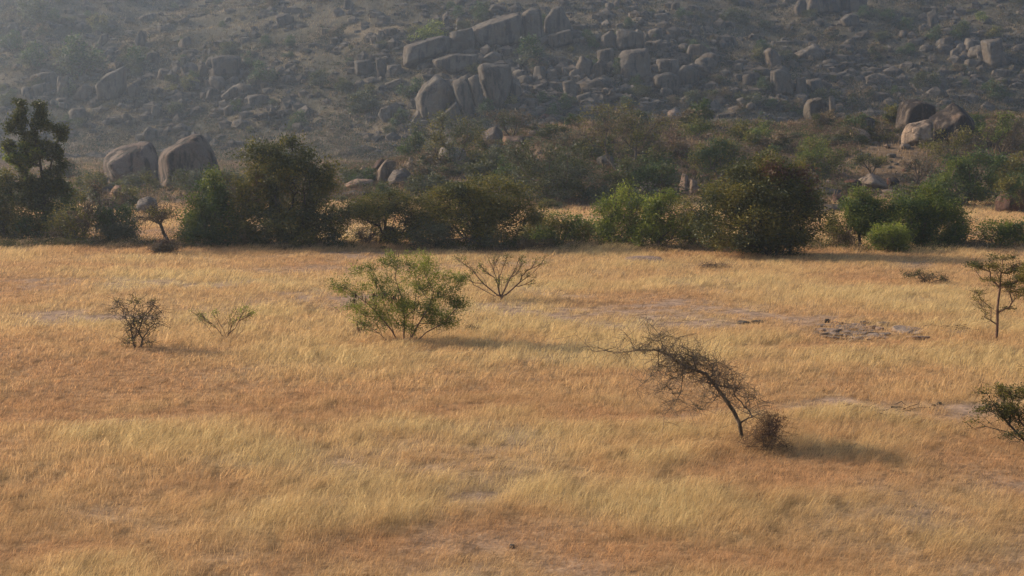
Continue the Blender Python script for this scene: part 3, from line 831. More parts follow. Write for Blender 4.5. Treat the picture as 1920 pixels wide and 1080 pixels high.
def scrub(name, n, k, gen, rad, leaf, palette, label, seed, cat='scrub'):
    rs = np.random.RandomState(seed)
    x, y = gen(rs, n); n = len(x)
    r = rad[0] + (rad[1] - rad[0]) * rs.rand(n) ** 2
    Z = height(x, y)
    dirs = rs.normal(0, 1, (n, k, 3)); dirs /= np.linalg.norm(dirs, axis=2)[..., None]
    rr_ = rs.uniform(.25, 1, (n, k, 1)) ** .6
    Q = dirs * rr_; Q[..., 2] = np.abs(Q[..., 2]) * .85
    Pp = np.stack([x, y, Z], 1)[:, None, :] + Q * r[:, None, None]
    V, Fq = cards(Pp.reshape(-1, 3), np.repeat(leaf * (0.6 + .4 * r / rad[1]), k), rs, asp=.6)
    pal = np.array(palette); ci = rs.randint(0, len(pal), n)
    c = pal[ci] * rs.uniform(.75, 1.3, (n, 1))
    C = np.repeat(c, k, 0) * rs.uniform(.7, 1.3, (n * k, 1))
    tag(link(name, mesh_np(name, V, [Fq], M['scrub'], np.repeat(C, 4, 0))), label, cat, kind='stuff')

def gen_hs(rs, n):
    y = rs.uniform(255, 450, n * 3); x = rs.uniform(-1, 1, n * 3) * (y * .40 + 6)
    k = fbm(x / 11, y / 11, 151, 4)
    ok = rs.rand(n * 3) < np.clip((k - .30) * 3.2, .08, 1); return x[ok][:n], y[ok][:n]
scrub('hillside_scrub', 21000, 36, gen_hs, (.35, 1.9), .34,
      [(.045, .046, .024), (.058, .058, .028), (.080, .066, .038), (.105, .078, .046), (.12, .088, .052), (.035, .042, .020)],
      'low grey green and brown scrub covering the hazy hillside', 11)
def gen_hg(rs, n):
    y = rs.uniform(250, 450, n); x = rs.uniform(-1, 1, n) * (y * .40 + 6); return x, y
_rs = np.random.RandomState(5)
x, y = gen_hg(_rs, 150000)
k_ = fbm(x / 12, y / 12, 107, 4)
c = np.where(k_[:, None] > .5, np.array([.21, .16, .10]), np.array([.12, .10, .065])) * _rs.uniform(.6, 1.3, (len(x), 1))
blades('hillside_grass', np.stack([x, y, height(x, y)], 1), _rs.uniform(.3, .9, len(x)), np.full(len(x), .13), _rs.normal(0.2, .3, (len(x), 2)), c,
       M['blade'], _rs, 'dry grass tufts between the stones of the hillside')

def gen_ks(rs, n):
    y = rs.uniform(118, 240, n * 3); x = rs.uniform(-1, 1, n * 3) * (y * .40 + 4)
    k = fbm(x / 7, y / 7, 161, 4)
    a = np.where(x > -.12 * y, 1.0, .35)
    # a dry clearing on the knoll and open ground under the trees stay bare
    cl = ((x - 43) / 9) ** 2 + ((y - 138) / 9) ** 2 > 1
    ok = (rs.rand(n * 3) < np.clip((k - .34) * 3.5, .05, 1) * a) & cl; return x[ok][:n], y[ok][:n]
scrub('knoll_scrub', 9000, 100, gen_ks, (.3, 1.25), .17,
      [(.13, .085, .055), (.16, .10, .065), (.11, .09, .045), (.075, .085, .03), (.10, .10, .04), (.17, .12, .08)],
      'tangled brown and olive scrub covering the low knoll', 13)
x, y = _rs.uniform(-1, 1, 90000), np.sqrt(_rs.uniform(112 ** 2, 300 ** 2, 90000)); x = x * (y * .4 + 4)
c = np.array([[.30, .20, .11]]) * _rs.uniform(.5, 1.25, (len(x), 1))
kk = fbm(x / 6, y / 6, 171, 3) > .40
x, y, c = x[kk], y[kk], c[kk]
blades('knoll_grass', np.stack([x, y, height(x, y)], 1), _rs.uniform(.25, .7, len(x)), np.full(len(x), .075), _rs.normal(.25, .3, (len(x), 2)), c, M['blade'], _rs,
       'dry grass stalks round the foot of the knoll and boulders')

def gen_edge(rs, n):
    px = rs.uniform(-40, 1960, n * 3)
    dens = np.interp(px, [0, 200, 250, 430, 640, 660, 780, 800, 1000, 1040, 1100, 1280, 1300, 1540, 1600, 1800, 1960], [1, 1, .3, .5, .6, .05, .05, .4, .5, .2, .4, .4, .5, .6, .5, .4, .3])
    ok = rs.rand(n * 3) < dens; px = px[ok][:n]
    y = 80 + rs.uniform(-.5, 1, len(px)) ** 3 * 9 + 5 * (fbm(px / 60, px * 0, 181, 2) - .5) + np.interp(px, [0, 900, 1920], [1, 0, -1])
    return (px - 960) / FPX * y, y
scrub('field_edge_undergrowth', 1500, 90, gen_edge, (.15, .75), .09,
      [(.08, .085, .03), (.12, .11, .04), (.20, .145, .08), (.09, .09, .03), (.16, .115, .065), (.30, .21, .12)],
      'low tangled undergrowth at the foot of the thorn trees', 17)

# ------------------------------------------------------------------ woody plants
def densify(ch, d):
    out = [np.array(ch[0], float)]
    for a, b in zip(ch[:-1], ch[1:]):
        a = np.array(a, float); b = np.array(b, float); m = max(1, int(np.linalg.norm(b - a) / d))
        out += [a + (b - a) * q / m for q in range(1, m + 1)]
    return out

def skeleton(starts, att, rs, bal=0.45, jit=0.10, step=0.35, up=0.15, hang=False):
    """join attractor points to the nearest reachable branch: returns nodes, parents, tip ids"""
    starts = [densify(c, step) for c in starts]
    N = [np.array(p, float) for p in starts[0]]; par = [-1] + list(range(len(N) - 1))
    for ch in starts[1:]:
        q0 = int(np.argmin([np.linalg.norm(p - ch[0]) for p in N])); par.append(q0); b = len(N); N += [np.array(p, float) for p in ch]; par += list(range(b, len(N) - 1))
    pl_ = [0.0]
    for i in range(1, len(N)): pl_.append(pl_[par[i]] + np.linalg.norm(N[i] - N[par[i]]))
    order = np.argsort(np.linalg.norm(att - N[0], axis=1))
    tips = []
    Na = np.array(N); La = np.array(pl_)
    for a in att[order]:
        dd = np.linalg.norm(Na - a, axis=1)
        pen = 0 if hang else np.where(Na[:, 2] > a[2] + .25 * dd, 1.5 * dd, 0)
        j = int(np.argmin(dd + bal * La + pen))
        if j == 0 and len(N) > 3 and dd[0] > 0.1 and len(starts[0]) > 1:
            j = int(np.argmin(np.where(np.arange(len(Na)) == 0, 1e9, dd + bal * La + pen)))
        L = dd[j]; m = max(1, int(L / step))
        p0 = N[j]; prev = j; newp = []
        for q in range(1, m + 1):
            f = q / m
            pt = p0 + (a - p0) * f
            pt = pt + np.array([0, 0, up * L * math.sin(math.pi * f) * .5])
            if q < m: pt = pt + rs.normal(0, jit * L / m, 3)
            N.append(pt); par.append(prev); pl_.append(pl_[prev] + L / m); prev = len(N) - 1
            newp.append(pt)
        Na = np.vstack([Na, np.array(newp)]); La = np.array(pl_)
        tips.append(prev)
    return np.array(N), np.array(par), tips

def tubes(N, par, r0, rt, expo=0.45, sides=5):
    n = len(N); cnt = np.zeros(n)
    haschild = np.zeros(n, bool); haschild[par[par >= 0]] = True
    cnt[~haschild] = 1
    for i in range(n - 1, 0, -1): cnt[par[i]] += cnt[i]
    r = rt * np.maximum(cnt, 1) ** expo
    r = r * min(1.0, r0 / r[0]) if r[0] > 0 else r
    r = np.maximum(r, rt * .7)
    d = np.zeros((n, 3)); e = np.arange(1, n); e = e[par[1:] >= 0]
    d[e] = N[e] - N[par[e]]; d /= np.maximum(np.linalg.norm(d, axis=1), 1e-6)[:, None]
    d[0] = (0, 0, 1)
    a0 = N[par[e]]; a1 = N[e]; D0 = d[e]
    ref = np.where(np.abs(D0[:, 2:3]) > .9, np.array([[1., 0, 0]]), np.array([[0, 0, 1.]]))
    U = np.cross(D0, ref); U /= np.linalg.norm(U, axis=1)[:, None]; Wv = np.cross(D0, U)
    ra = np.minimum(r[par[e]], r[e] * 1.35); rb = r[e]
    th = np.arange(sides) * 2 * math.pi / sides
    ring = U[:, None, :] * np.cos(th)[None, :, None] + Wv[:, None, :] * np.sin(th)[None, :, None]
    ext = D0 * (rb[:, None] * .5)
    V = np.concatenate([a0[:, None] - ext[:, None] + ring * ra[:, None, None], a1[:, None] + ext[:, None] + ring * rb[:, None, None]], 1)
    m = len(e); b = (np.arange(m) * 2 * sides)[:, None]
    Fq = [b + np.array([[k, (k + 1) % sides, sides + (k + 1) % sides, sides + k]]) for k in range(sides)]
    return V.reshape(-1, 3), np.concatenate(Fq)

def leaves_at(C, k, sig, size, rs, flat=1.0, asp=0.45, up=0.0, out=None, outw=0.0):
    n = len(C)
    off = rs.normal(0, 1, (n, k, 3)) * sig; off[..., 2] *= flat
    P = (C[:, None, :] + off).reshape(-1, 3)
    m = len(P)
    u = rs.normal(0, 1, (m, 3)); u[:, 2] = u[:, 2] * flat + up
    if out is not None and outw:
        o = P - out; o /= np.maximum(np.linalg.norm(o, axis=1), 1e-4)[:, None]; u += o * outw
    u /= np.linalg.norm(u, axis=1)[:, None]
    w = rs.normal(0, 1, (m, 3)); w -= (w * u).sum(1)[:, None] * u; w /= np.linalg.norm(w, axis=1)[:, None]
    s = size * rs.uniform(.55, 1.35, (m, 1))
    V = np.empty((m, 4, 3), np.float32)
    V[:, 0] = P; V[:, 1] = P + u * s * .5 + w * s * asp * .5; V[:, 2] = P + u * s; V[:, 3] = P + u * s * .5 - w * s * asp * .5
    return V.reshape(-1, 3), (np.arange(m) * 4)[:, None] + np.array([[0, 1, 2, 3]])

def lobe_points(lobes, n, rs, shell=.35, lower=-1.0, clump=7):
    vol = np.array([l[3] * l[4] * l[5] for l in lobes]) ** .8; vol /= vol.sum()
    out = []
    for l, v in zip(lobes, vol):
        m = max(3, int(round(n * v)))
        q = rs.normal(0, 1, (m, 3)); q /= np.linalg.norm(q, axis=1)[:, None]
        q *= (shell + (1 - shell) * rs.rand(m, 1)) ** .5
        if m >= 10 and clump:
            sub = q[:max(3, m // clump)]
            q = sub[rs.randint(0, len(sub), m)] + rs.normal(0, .17, (m, 3))
        q[:, 2] = np.where(q[:, 2] < lower, lower * rs.rand(m), q[:, 2])
        q *= np.where(rs.rand(m, 1) < .14, rs.uniform(1.1, 1.4, (m, 1)), 1.02)
        out.append(np.array(l[:3]) + q * np.array(l[3:6]))
    return np.vstack(out)

def plant(name, label, cat, bpx, bpy_, lobes, leaf, n=170, k=34, sig=.26, size=.15, bark='bark', wood='trunk', crown='crown', group=None,
          seed=0, depth=.9, flat=.8, r0=.16, rt=.012, starts=None, stems=1, shell=.3, asp=.45, up=.1, bal=.45, jit=.12, outw=.5, leaf2=None, f2=.25,
          dy=0.0, twigs=0, leafy=1.0, step=.4, at_=None, curve=.15, up_branch=.15, hang=False, clump=5):
    """lobes in photo pixels (cx, cy, rx, ry) measured off the photograph at the plant's distance, turned into metres around its base"""
    rs = np.random.RandomState(seed + 1000)
    X, Y, Z = at_ or at(bpx, bpy_)
    s = Y / FPX; Y += dy
    L = []
    for l in lobes:
        yy = l[4] * s if len(l) > 4 else rs.uniform(-.25, .25) * l[2] * s * depth
        L.append(((l[0] - bpx) * s, yy, (bpy_ - l[1]) * s, l[2] * s, l[2] * s * depth, l[3] * s))
    att = lobe_points(L, n, rs, shell, clump=clump)
    att[:, 2] = np.maximum(att[:, 2], .12)
    cen = np.array([np.mean([l[i] for l in L]) for i in range(3)])
    if starts is None:
        low = min(l[2] - l[5] for l in L)
        if stems == 1:
            hh = max(.4, low + .35 * (cen[2] - low))
            starts = [[(0, 0, -.1), (rs.normal(0, .04) * hh, rs.normal(0, .04) * hh, hh * .5), (cen[0] * .25, cen[1] * .3, hh)]]
        else:
            starts = [[(0, 0, -.1)]]
            for q in range(stems):
                a = 2 * math.pi * (q + rs.rand()) / stems
                hh = .35 * cen[2] + .15
                starts.append([(math.cos(a) * .12, math.sin(a) * .12, .02), (math.cos(a) * hh * .45, math.sin(a) * hh * .4, hh * .55), (math.cos(a) * hh * .9 + cen[0] * .2, math.sin(a) * hh * .8, hh)])
    else:
        starts = [[((p[0] - bpx) * s, (p[2] if len(p) > 2 else 0), (bpy_ - p[1]) * s) for p in ch] for ch in starts]
    N, par, tips = skeleton(starts, att, rs, bal=bal, jit=jit, step=step, up=up_branch, hang=hang)
    if twigs:
        idx = rs.randint(min(len(N) - 1, 12), len(N), twigs)
        NN, PP = list(N), list(par)
        for j in idx:
            dv = rs.normal(0, 1, 3); dv[2] = dv[2] * .7
            dv /= np.linalg.norm(dv); ln = rs.uniform(.12, .5) * (1 if s < .02 else 1.6)
            p1 = N[j] + dv * ln * .5 + rs.normal(0, .02, 3); p2 = p1 + dv * ln * .5 + rs.normal(0, .05, 3)
            NN.append(p1); PP.append(j); NN.append(p2); PP.append(len(NN) - 2)
        N = np.array(NN); par = np.array(PP)
    root = empty(name, (X, Y, Z)); tag(root, label, cat, group)
    V, Fq = tubes(N, par, r0, rt)
    link(wood, mesh_np(wood, V, [Fq], M[bark], smooth=True), root)
    if k > 0:
        C = np.array([N[t] for t in tips]); extra = [N[t] * .55 + N[par[t]] * .45 for t in tips if par[t] >= 0]
        C = np.vstack([C, np.array(extra)])
        if leafy < 1: C = C[rs.rand(len(C)) < leafy]
        V, Fq = leaves_at(C, max(1, k // 2), sig, size, rs, flat=flat, asp=asp, up=up, out=cen * np.array([1, 1, .6]), outw=outw)
        mats = [M[leaf]]; mi = None
        if leaf2:
            mats.append(M[leaf2])
            cc = V.reshape(-1, 4, 3).mean(1)
            nz = fbm(cc[:, 0] / (1.2 if s > .02 else .6) + seed, cc[:, 2] / (1.0 if s > .02 else .5) + cc[:, 1] * .6, 3, 2)
            mi = (nz < np.quantile(nz, f2)).astype(int)
        link(crown, mesh_np(crown, V, [Fq], mats, matidx=mi), root)
    return root

TG = 'thorn trees and bushes along the field edge'
# --- the line of trees at the far edge of the field
plant('leafy_tree', 'tall slim dark leafy tree with separate clumps of foliage', 'tree', 90, 452,
      [(47,200,13,13),(50,222,15,13),(80,212,15,17),(88,236,20,17),(44,245,17,15),(70,262,22,17),(118,240,11,14),(122,258,9,12),(38,285,22,18),(30,300,16,14),(60,310,18,16),(95,288,20,18),(110,300,16,16),(80,330,16,16),(115,325,11,14),(60,345,22,18),(100,355,24,18),(82,378,30,18),(125,350,10,10)],
      'lf_dark', n=429, k=62, sig=.14, size=.16, group=TG, seed=1, shell=.1, r0=.17, bark='bark_dark', starts=[[(90,455),(88,420),(86,380),(84,340),(80,300),(72,250),(58,225)],[(86,360),(98,320),(106,290),(116,262)]], asp=.55, flat=.8, leaf2='lf_mid', f2=.12)
plant('bush', 'dull olive bush around the foot of the slim leafy tree', 'bush', 92, 450, [(60,400,40,34),(110,395,40,36),(88,425,60,26),(75,360,22,22),(120,385,30,30)], 'lf_deep', n=260, k=68, group=TG, seed=2, stems=5, leaf2='lf_olive', f2=.4, wood='stems', crown='foliage')
plant('bush', 'dark olive bush cut off by the picture edge', 'bush', 12, 452, [(10,400,34,48),(-20,390,40,50),(30,425,26,26),(5,345,18,26)], 'lf_olive', n=247, k=68, group=TG, seed=3, stems=5, leaf2='lf_dark', f2=.4, wood='stems', crown='foliage')
plant('bush', 'thin olive brown bush with long stalks by the slim tree', 'bush', 145, 458, [(145,425,38,28),(120,435,30,20),(165,410,22,26)], 'lf_olive', n=156, k=40, size=.13, group=TG, seed=4, stems=7, leaf2='lf_dry', f2=.35, wood='stems', crown='foliage', twigs=70)
plant('bush', 'round teal grey bush between slim tree and small acacia', 'bush', 222, 456, [(222,425,36,27),(205,415,22,20),(240,430,22,20)], 'lf_grey', n=169, k=71, size=.12, group=TG, seed=5, stems=6, leaf2='lf_deep', f2=.5, wood='stems', crown='foliage')
plant('acacia_tree', 'small thin acacia with a curved bare trunk and wiry crown', 'tree', 318, 470, [(298,402,34,14),(280,395,20,12),(318,398,22,14),(300,420,16,10)], 'lf_dry', n=117, k=21, sig=.2, size=.09, group=TG, seed=6, starts=[[(322,474),(318,455),(308,438),(302,420)]], r0=.09, leaf2='lf_olive', f2=.5, bark='bark_dark', twigs=160, flat=.6)
plant('bush', 'dry brown ball of thorns at the small acacia foot', 'bush', 314, 474, [(314,462,22,12),(298,466,16,8)], 'lf_dry', n=104, k=46, sig=.12, size=.09, seed=7, stems=8, wood='stems', crown='foliage', leaf2='lf_brown', f2=.4, twigs=80, bark='twig')
plant('bush', 'dense deep green bush, peaked, next to the big dark tree', 'bush', 410, 460, [(405,348,20,26),(398,385,34,30),(415,400,34,40),(372,400,28,26),(425,430,34,28),(380,435,34,22)], 'lf_deep', n=312, k=77, group=TG, seed=8, stems=5, wood='stems', crown='foliage', leaf2='lf_mid', f2=.3)
plant('tree', 'big dark round tree with a dusky spreading top', 'tree', 545, 462, [(500,285,48,14),(545,275,34,14),(590,310,40,26),(520,320,50,34),(560,360,66,50),(500,385,46,50),(600,380,36,46),(545,425,86,38),(500,440,50,24),(600,440,44,26),(615,345,18,20),(545,330,60,50),(460,290,22,7)], 'lf_dark', n=559, k=77, size=.16, group=TG, seed=9, r0=.28, stems=4, leaf2='lf_olive', f2=.4, bark='bark_dark', depth=.8)
plant('bush', 'dusty olive bush pressed against the big dark tree', 'bush', 470, 460, [(472,370,24,34),(478,330,16,22),(460,425,26,34)], 'lf_olive', n=156, k=62, size=.14, group=TG, seed=10, stems=4, wood='stems', crown='foliage', leaf2='lf_dry', f2=.2, dy=-1)
plant('acacia_tree', 'low umbrella acacia with yellow grass showing under its crown', 'tree', 728, 460, [(700,385,52,16),(740,372,50,16),(770,390,40,20),(720,402,62,18),(665,392,22,10),(765,425,36,30),(745,440,26,18),(690,400,40,14),(780,410,24,24)], 'lf_olive', n=338, k=62, size=.12, sig=.3, flat=.45, group=TG, seed=11, starts=[[(728,464),(726,448),(722,430),(724,412)]], r0=.2, bark='bark_dark', leaf2='lf_dark', f2=.3, depth=1)
plant('acacia_tree', 'wide dense acacia with feathery layered branches', 'tree', 890, 466, [(850,350,40,16),(900,345,50,16),(940,362,50,18),(990,385,36,14),(880,375,70,26),(830,372,36,20),(870,415,76,44),(880,450,50,18),(900,395,70,40),(940,415,50,36),(985,415,26,20),(820,410,30,26)], 'lf_olive', n=598, k=68, size=.13, sig=.32, flat=.5, group=TG, seed=12, stems=5, r0=.25, bark='bark_dark', leaf2='lf_dark', f2=.22, depth=.8)
plant('bush', 'pale dusty bush in front of the wide acacia trunk', 'bush', 815, 464, [(815,440,34,20),(835,428,18,16),(905,445,26,16)], 'lf_grey', n=117, k=55, size=.11, seed=13, stems=6, wood='stems', crown='foliage', dy=-1.5, group=TG)
plant('bush', 'small open bush with sunlit grass behind its branches', 'bush', 1050, 462, [(1035,420,20,18),(1062,415,22,16),(1050,440,38,18),(1020,445,18,14)], 'lf_mid', n=143, k=34, size=.13, group=TG, seed=14, stems=4, wood='stems', crown='foliage', leaf2='lf_olive', f2=.4)
plant('bush', 'bright yellow green bush with upright open sprays', 'bush', 1155, 464, [(1128,385,14,16),(1180,360,16,18),(1150,400,26,20),(1185,395,26,26),(1160,430,46,30),(1125,420,20,24)], 'lf_bright', n=247, k=49, size=.13, group=TG, seed=15, stems=5, wood='stems', crown='foliage', leaf2='lf_mid', f2=.4, depth=.7)
plant('bush', 'second bright green bush touching the dark brown tree', 'bush', 1232, 466, [(1245,375,18,20),(1220,395,24,22),(1240,420,38,36),(1210,440,28,22),(1268,440,16,20)], 'lf_bright', n=247, k=55, size=.13, group=TG, seed=16, stems=5, wood='stems', crown='foliage', leaf2='lf_mid', f2=.55, depth=.7)
plant('tree', 'broad dark tree with a withered brown crown top', 'tree', 1440, 480, [(1345,352,40,22),(1395,330,40,24),(1440,322,36,22),(1315,392,38,30),(1380,375,60,40),(1445,385,80,52),(1505,385,38,34),(1535,415,22,18),(1300,425,28,20),(1400,425,96,40),(1450,350,60,34),(1470,420,60,40),(1420,380,70,50),(1440,464,70,18),(1370,448,50,20),(1490,440,50,26)], 'lf_olive', n=811, k=71, size=.14, sig=.32, flat=.6, group=TG, seed=17, stems=6, r0=.3, bark='bark_dark', leaf2='lf_dark', f2=.55, depth=.8)
plant('tree', 'withered brown leaved tree rising out of the broad dark tree', 'tree', 1470, 474, [(1440,312,34,12),(1474,328,36,20),(1500,352,24,22),(1512,378,16,14)], 'lf_brown', n=150, k=37, size=.16, sig=.26, group=TG, seed=18, r0=.18, bark='bark_dark', leaf2='lf_olive', f2=.4, dy=-1.6, starts=[[(1470,474),(1472,440),(1468,400),(1470,370)]])
plant('tree', 'small round deep green tree on a short visible trunk', 'tree', 1610, 464, [(1612,385,32,24),(1600,405,26,18),(1628,400,26,22),(1612,425,26,14)], 'lf_mid', n=208, k=74, size=.13, sig=.22, group=TG, seed=19, r0=.11, starts=[[(1611,467),(1612,452),(1610,438)]], leaf2='lf_deep', f2=.35)
plant('tree', 'wide glossy green tree with a yellowish top, tallest of the green row', 'tree', 1725, 464, [(1745,372,34,20),(1700,385,34,22),(1760,395,38,26),(1700,415,50,34),(1750,425,52,34),(1665,395,20,22),(1785,420,20,20)], 'lf_mid', n=494, k=68, size=.13, group=TG, seed=20, stems=5, r0=.18, leaf2='lf_deep', f2=.35, depth=.8)
plant('bush', 'low light green bush in front of the glossy green tree', 'bush', 1665, 474, [(1668,448,34,20),(1650,440,20,16),(1690,455,22,14)], 'lf_bright', n=169, k=52, size=.11, sig=.2, group=TG, seed=21, stems=7, wood='stems', crown='foliage', leaf2='lf_mid', f2=.35)
plant('bush', 'sparse yellowing bush beside the broad dark tree', 'bush', 1572, 466, [(1572,440,24,18),(1560,415,16,20),(1588,452,16,10)], 'lf_olive', n=117, k=40, size=.12, group=TG, seed=22, stems=5, wood='stems', crown='foliage', leaf2='lf_dry', f2=.4)
plant('bush', 'half bare bush with reddish leaves past the glossy green tree', 'bush', 1790, 462, [(1788,435,18,18),(1800,415,10,12),(1775,450,16,10)], 'lf_olive', n=91, k=27, size=.12, group=TG, seed=23, stems=5, wood='stems', crown='foliage', leaf2='lf_dry', f2=.5, twigs=60)
plant('bush', 'low bush on bare soil where the green row ends', 'bush', 1872, 462, [(1850,430,14,16),(1875,442,34,16),(1905,440,24,16),(1920,425,16,14)], 'lf_mid', n=169, k=43, size=.12, group=TG, seed=24, stems=7, wood='stems', crown='foliage', leaf2='lf_deep', f2=.4)
plant('bush', 'flat brown bush lying in the grass near the green row', 'bush', 1812, 466, [(1812,460,30,7)], 'lf_dry', n=65, k=34, sig=.14, size=.09, seed=25, stems=6, wood='stems', crown='foliage', leaf2='lf_dark', f2=.4, twigs=40)
plant('bush', 'tangled grey brown undergrowth bush below the wide acacia', 'bush', 960, 468, [(950,458,60,10),(1010,455,40,10)], 'lf_dark', n=130, k=52, sig=.2, size=.10, seed=26, stems=8, wood='stems', crown='foliage', leaf2='lf_dry', f2=.4, group=TG)

plant('bush', 'thin olive bush filling the gap between small and wide green bushes', 'bush', 1095, 458, [(1092,435,22,16),(1108,425,14,14),(1080,448,18,10)], 'lf_olive', n=104, k=34, size=.13, group=TG, seed=91, stems=5, wood='stems', crown='foliage', leaf2='lf_mid', f2=.4)
plant('bush', 'brownish bush tucked against the broad dark tree, bright bush side', 'bush', 1290, 462, [(1292,420,20,24),(1300,440,24,16),(1280,400,12,14)], 'lf_dry', n=130, k=36, size=.13, group=TG, seed=92, stems=5, wood='stems', crown='foliage', leaf2='lf_olive', f2=.6)
plant('bush', 'straggly olive bush between the pale dusty bush and small open bush', 'bush', 1000, 456, [(1000,430,26,20),(985,445,22,12),(1015,410,14,14)], 'lf_olive', n=130, k=36, size=.13, group=TG, seed=93, stems=5, wood='stems', crown='foliage', leaf2='lf_dark', f2=.4)
plant('bush', 'low grey olive bush beneath the peaked green bush and small acacia', 'bush', 355, 458, [(352,440,24,14),(365,430,16,14)], 'lf_grey', n=91, k=36, size=.12, group=TG, seed=94, stems=5, wood='stems', crown='foliage', leaf2='lf_olive', f2=.5)
plant('bush', 'brown dry thorn bush by the reddish mound', 'bush', 688, 458, [(690,440,22,16),(702,425,14,12)], 'lf_dry', n=104, k=20, size=.10, group=TG, seed=95, stems=6, wood='stems', crown='foliage', leaf2='lf_olive', f2=.4, twigs=90)
plant('bush', 'olive bush in the shade beyond the reddish mound', 'bush', 800, 456, [(795,430,26,20),(780,445,22,12),(815,420,18,16)], 'lf_dark', n=143, k=36, size=.12, group=TG, seed=96, stems=5, wood='stems', crown='foliage', leaf2='lf_olive', f2=.5)
plant('bush', 'thick green olive bush right above the red earthy boulder', 'bush', 1895, 398, [(1885,362,26,12),(1925,350,34,22),(1866,352,18,16),(1900,340,34,16)], 'lf_deep', n=169, k=40, size=.15, group=TG, seed=97, stems=4, wood='stems', crown='foliage', leaf2='lf_olive', f2=.5, dy=-2)

# red earth mound under the umbrella acacia
X, Y, Z = at(728, 459)
s = Y / FPX
pl = [((1, 0, .25), .5), ((-1, .1, .3), .5), ((0, 1, .2), .45), ((0, -1, .2), .45), ((.1, 0, 1), .8), ((0, 0, -1), .6), ((.5, -.5, .9), .62), ((-.6, -.3, .8), .6)]
me = rock_mesh('termite_mound', pl, GR, p=8, sub=4, amp=.12, seed=77)
o = link('termite_mound', me, loc=(X, Y + .4, Z + .2)); o.scale = (1.05, .8, 1.25)
tag(o, 'reddish earth mound in the shade under the umbrella acacia', 'termite mound')

# --- second row: plants on and before the knoll
SG = 'bushes on the low knoll'
def kplant(label, bx, by, lobes, leaf, n, seed, leaf2=None, f2=.3, k=34, size=.2, sig=.34, twigs=0, name='bush', **kw):
    tree = name != 'bush'
    plant(name, label, 'tree' if tree else 'bush', bx, by, lobes, leaf, n=n, k=k, size=size, sig=sig * .85, group=SG, seed=seed, stems=kw.pop('stems', 5),
          wood='trunk' if tree else 'stems', crown='crown' if tree else 'foliage', leaf2=leaf2, f2=f2, twigs=twigs, rt=.018, step=.7, **kw)
kplant('silvery olive willowy bush rising over the square shouldered boulder', 845, 325, [(800,250,30,26),(840,235,40,22),(875,255,28,28),(820,280,40,26),(860,290,36,24)], 'lf_olive', 220, 41, 'lf_grey', .45, k=26)
kplant('brown wiry bush on the crest beside the willowy bush', 960, 262, [(960,225,36,14),(935,220,22,12),(985,232,26,12)], 'lf_dry', 110, 42, 'lf_dark', .5, k=20, twigs=120)
kplant('large dim grey green thicket at the foot of the knoll', 1040, 382, [(1000,290,46,30),(1060,300,50,34),(1020,335,70,36),(1080,345,50,36),(970,320,34,34)], 'lf_grey', 330, 43, 'lf_dark', .6, k=34)
kplant('dark green bush low at the near end of the thicket', 965, 372, [(960,330,30,20),(975,350,34,22),(950,315,20,14)], 'lf_deep', 130, 44, 'lf_dark', .4)
kplant('spreading fan branched tree with an olive crown on the knoll', 1165, 335, [(1120,225,40,22),(1170,215,44,22),(1215,230,34,20),(1150,255,60,26),(1215,265,36,30),(1095,260,24,16)], 'lf_olive', 300, 45, 'lf_dry', .45, k=18, twigs=240, name='tree', stems=4)
kplant('dense dark green bush right below the fan branched tree', 1200, 380, [(1180,325,40,26),(1225,330,34,28),(1200,350,56,26),(1255,350,24,24)], 'lf_deep', 240, 46, 'lf_dark', .5)
kplant('tall bush of mixed dark greens above the broad dark tree', 1350, 335, [(1330,272,26,20),(1370,285,30,22),(1345,300,50,26),(1305,300,24,20),(1395,300,16,14)], 'lf_deep', 220, 47, 'lf_olive', .4)
kplant('small leafy bush with yellow top on the knoll crest', 1300, 262, [(1300,235,18,14),(1320,245,16,10)], 'lf_olive', 70, 48, 'lf_mid', .4)
kplant('soft green bush on the slope before the big rounded boulder', 1425, 275, [(1425,250,22,14),(1410,258,18,10)], 'lf_mid', 80, 49, 'lf_olive', .4)
kplant('green bush with reddish scrub around it, above the clearing', 1535, 332, [(1530,280,28,18),(1545,300,34,20),(1510,305,22,16),(1540,320,30,12)], 'lf_mid', 170, 50, 'lf_olive', .4)
kplant('flat topped little acacia standing in the dry clearing', 1634, 328, [(1630,298,30,9),(1650,305,20,7),(1612,305,16,7)], 'lf_dark', 100, 51, 'lf_olive', .3, k=24, size=.15, sig=.26, name='acacia_tree', flat=.5, stems=4)
kplant('pale twiggy bush on the slope facing the small acacia', 1590, 270, [(1585,250,26,14),(1610,262,20,10)], 'lf_dry', 90, 52, 'lf_olive', .3, k=18, twigs=90)
kplant('orange brown bush beside the overhanging boulder', 1655, 268, [(1652,250,14,14),(1668,258,12,10)], 'lf_dry', 60, 53, 'lf_olive', .4, k=22)
kplant('brown olive thicket under the dark rising boulder', 1790, 300, [(1770,265,34,16),(1810,262,34,18),(1790,285,50,18),(1745,285,26,14)], 'lf_dry', 210, 54, 'lf_olive', .6, k=22, twigs=120)
kplant('rust tinged thicket beyond the dark rising boulder', 1880, 290, [(1860,235,26,18),(1900,225,28,18),(1885,262,40,22),(1925,255,24,26)], 'lf_dry', 200, 55, 'lf_mid', .45, k=24, twigs=100)
kplant('large dark green bush above the red earthy boulder', 1800, 388, [(1775,320,34,24),(1820,310,40,26),(1790,350,50,30),(1840,350,34,30),(1755,355,20,24)], 'lf_deep', 300, 56, 'lf_mid', .35)
kplant('drooping green bush hanging over the red earthy boulder', 1895, 385, [(1885,310,34,24),(1915,325,30,24),(1870,335,26,20),(1900,345,34,14)], 'lf_olive', 190, 57, 'lf_deep', .5)
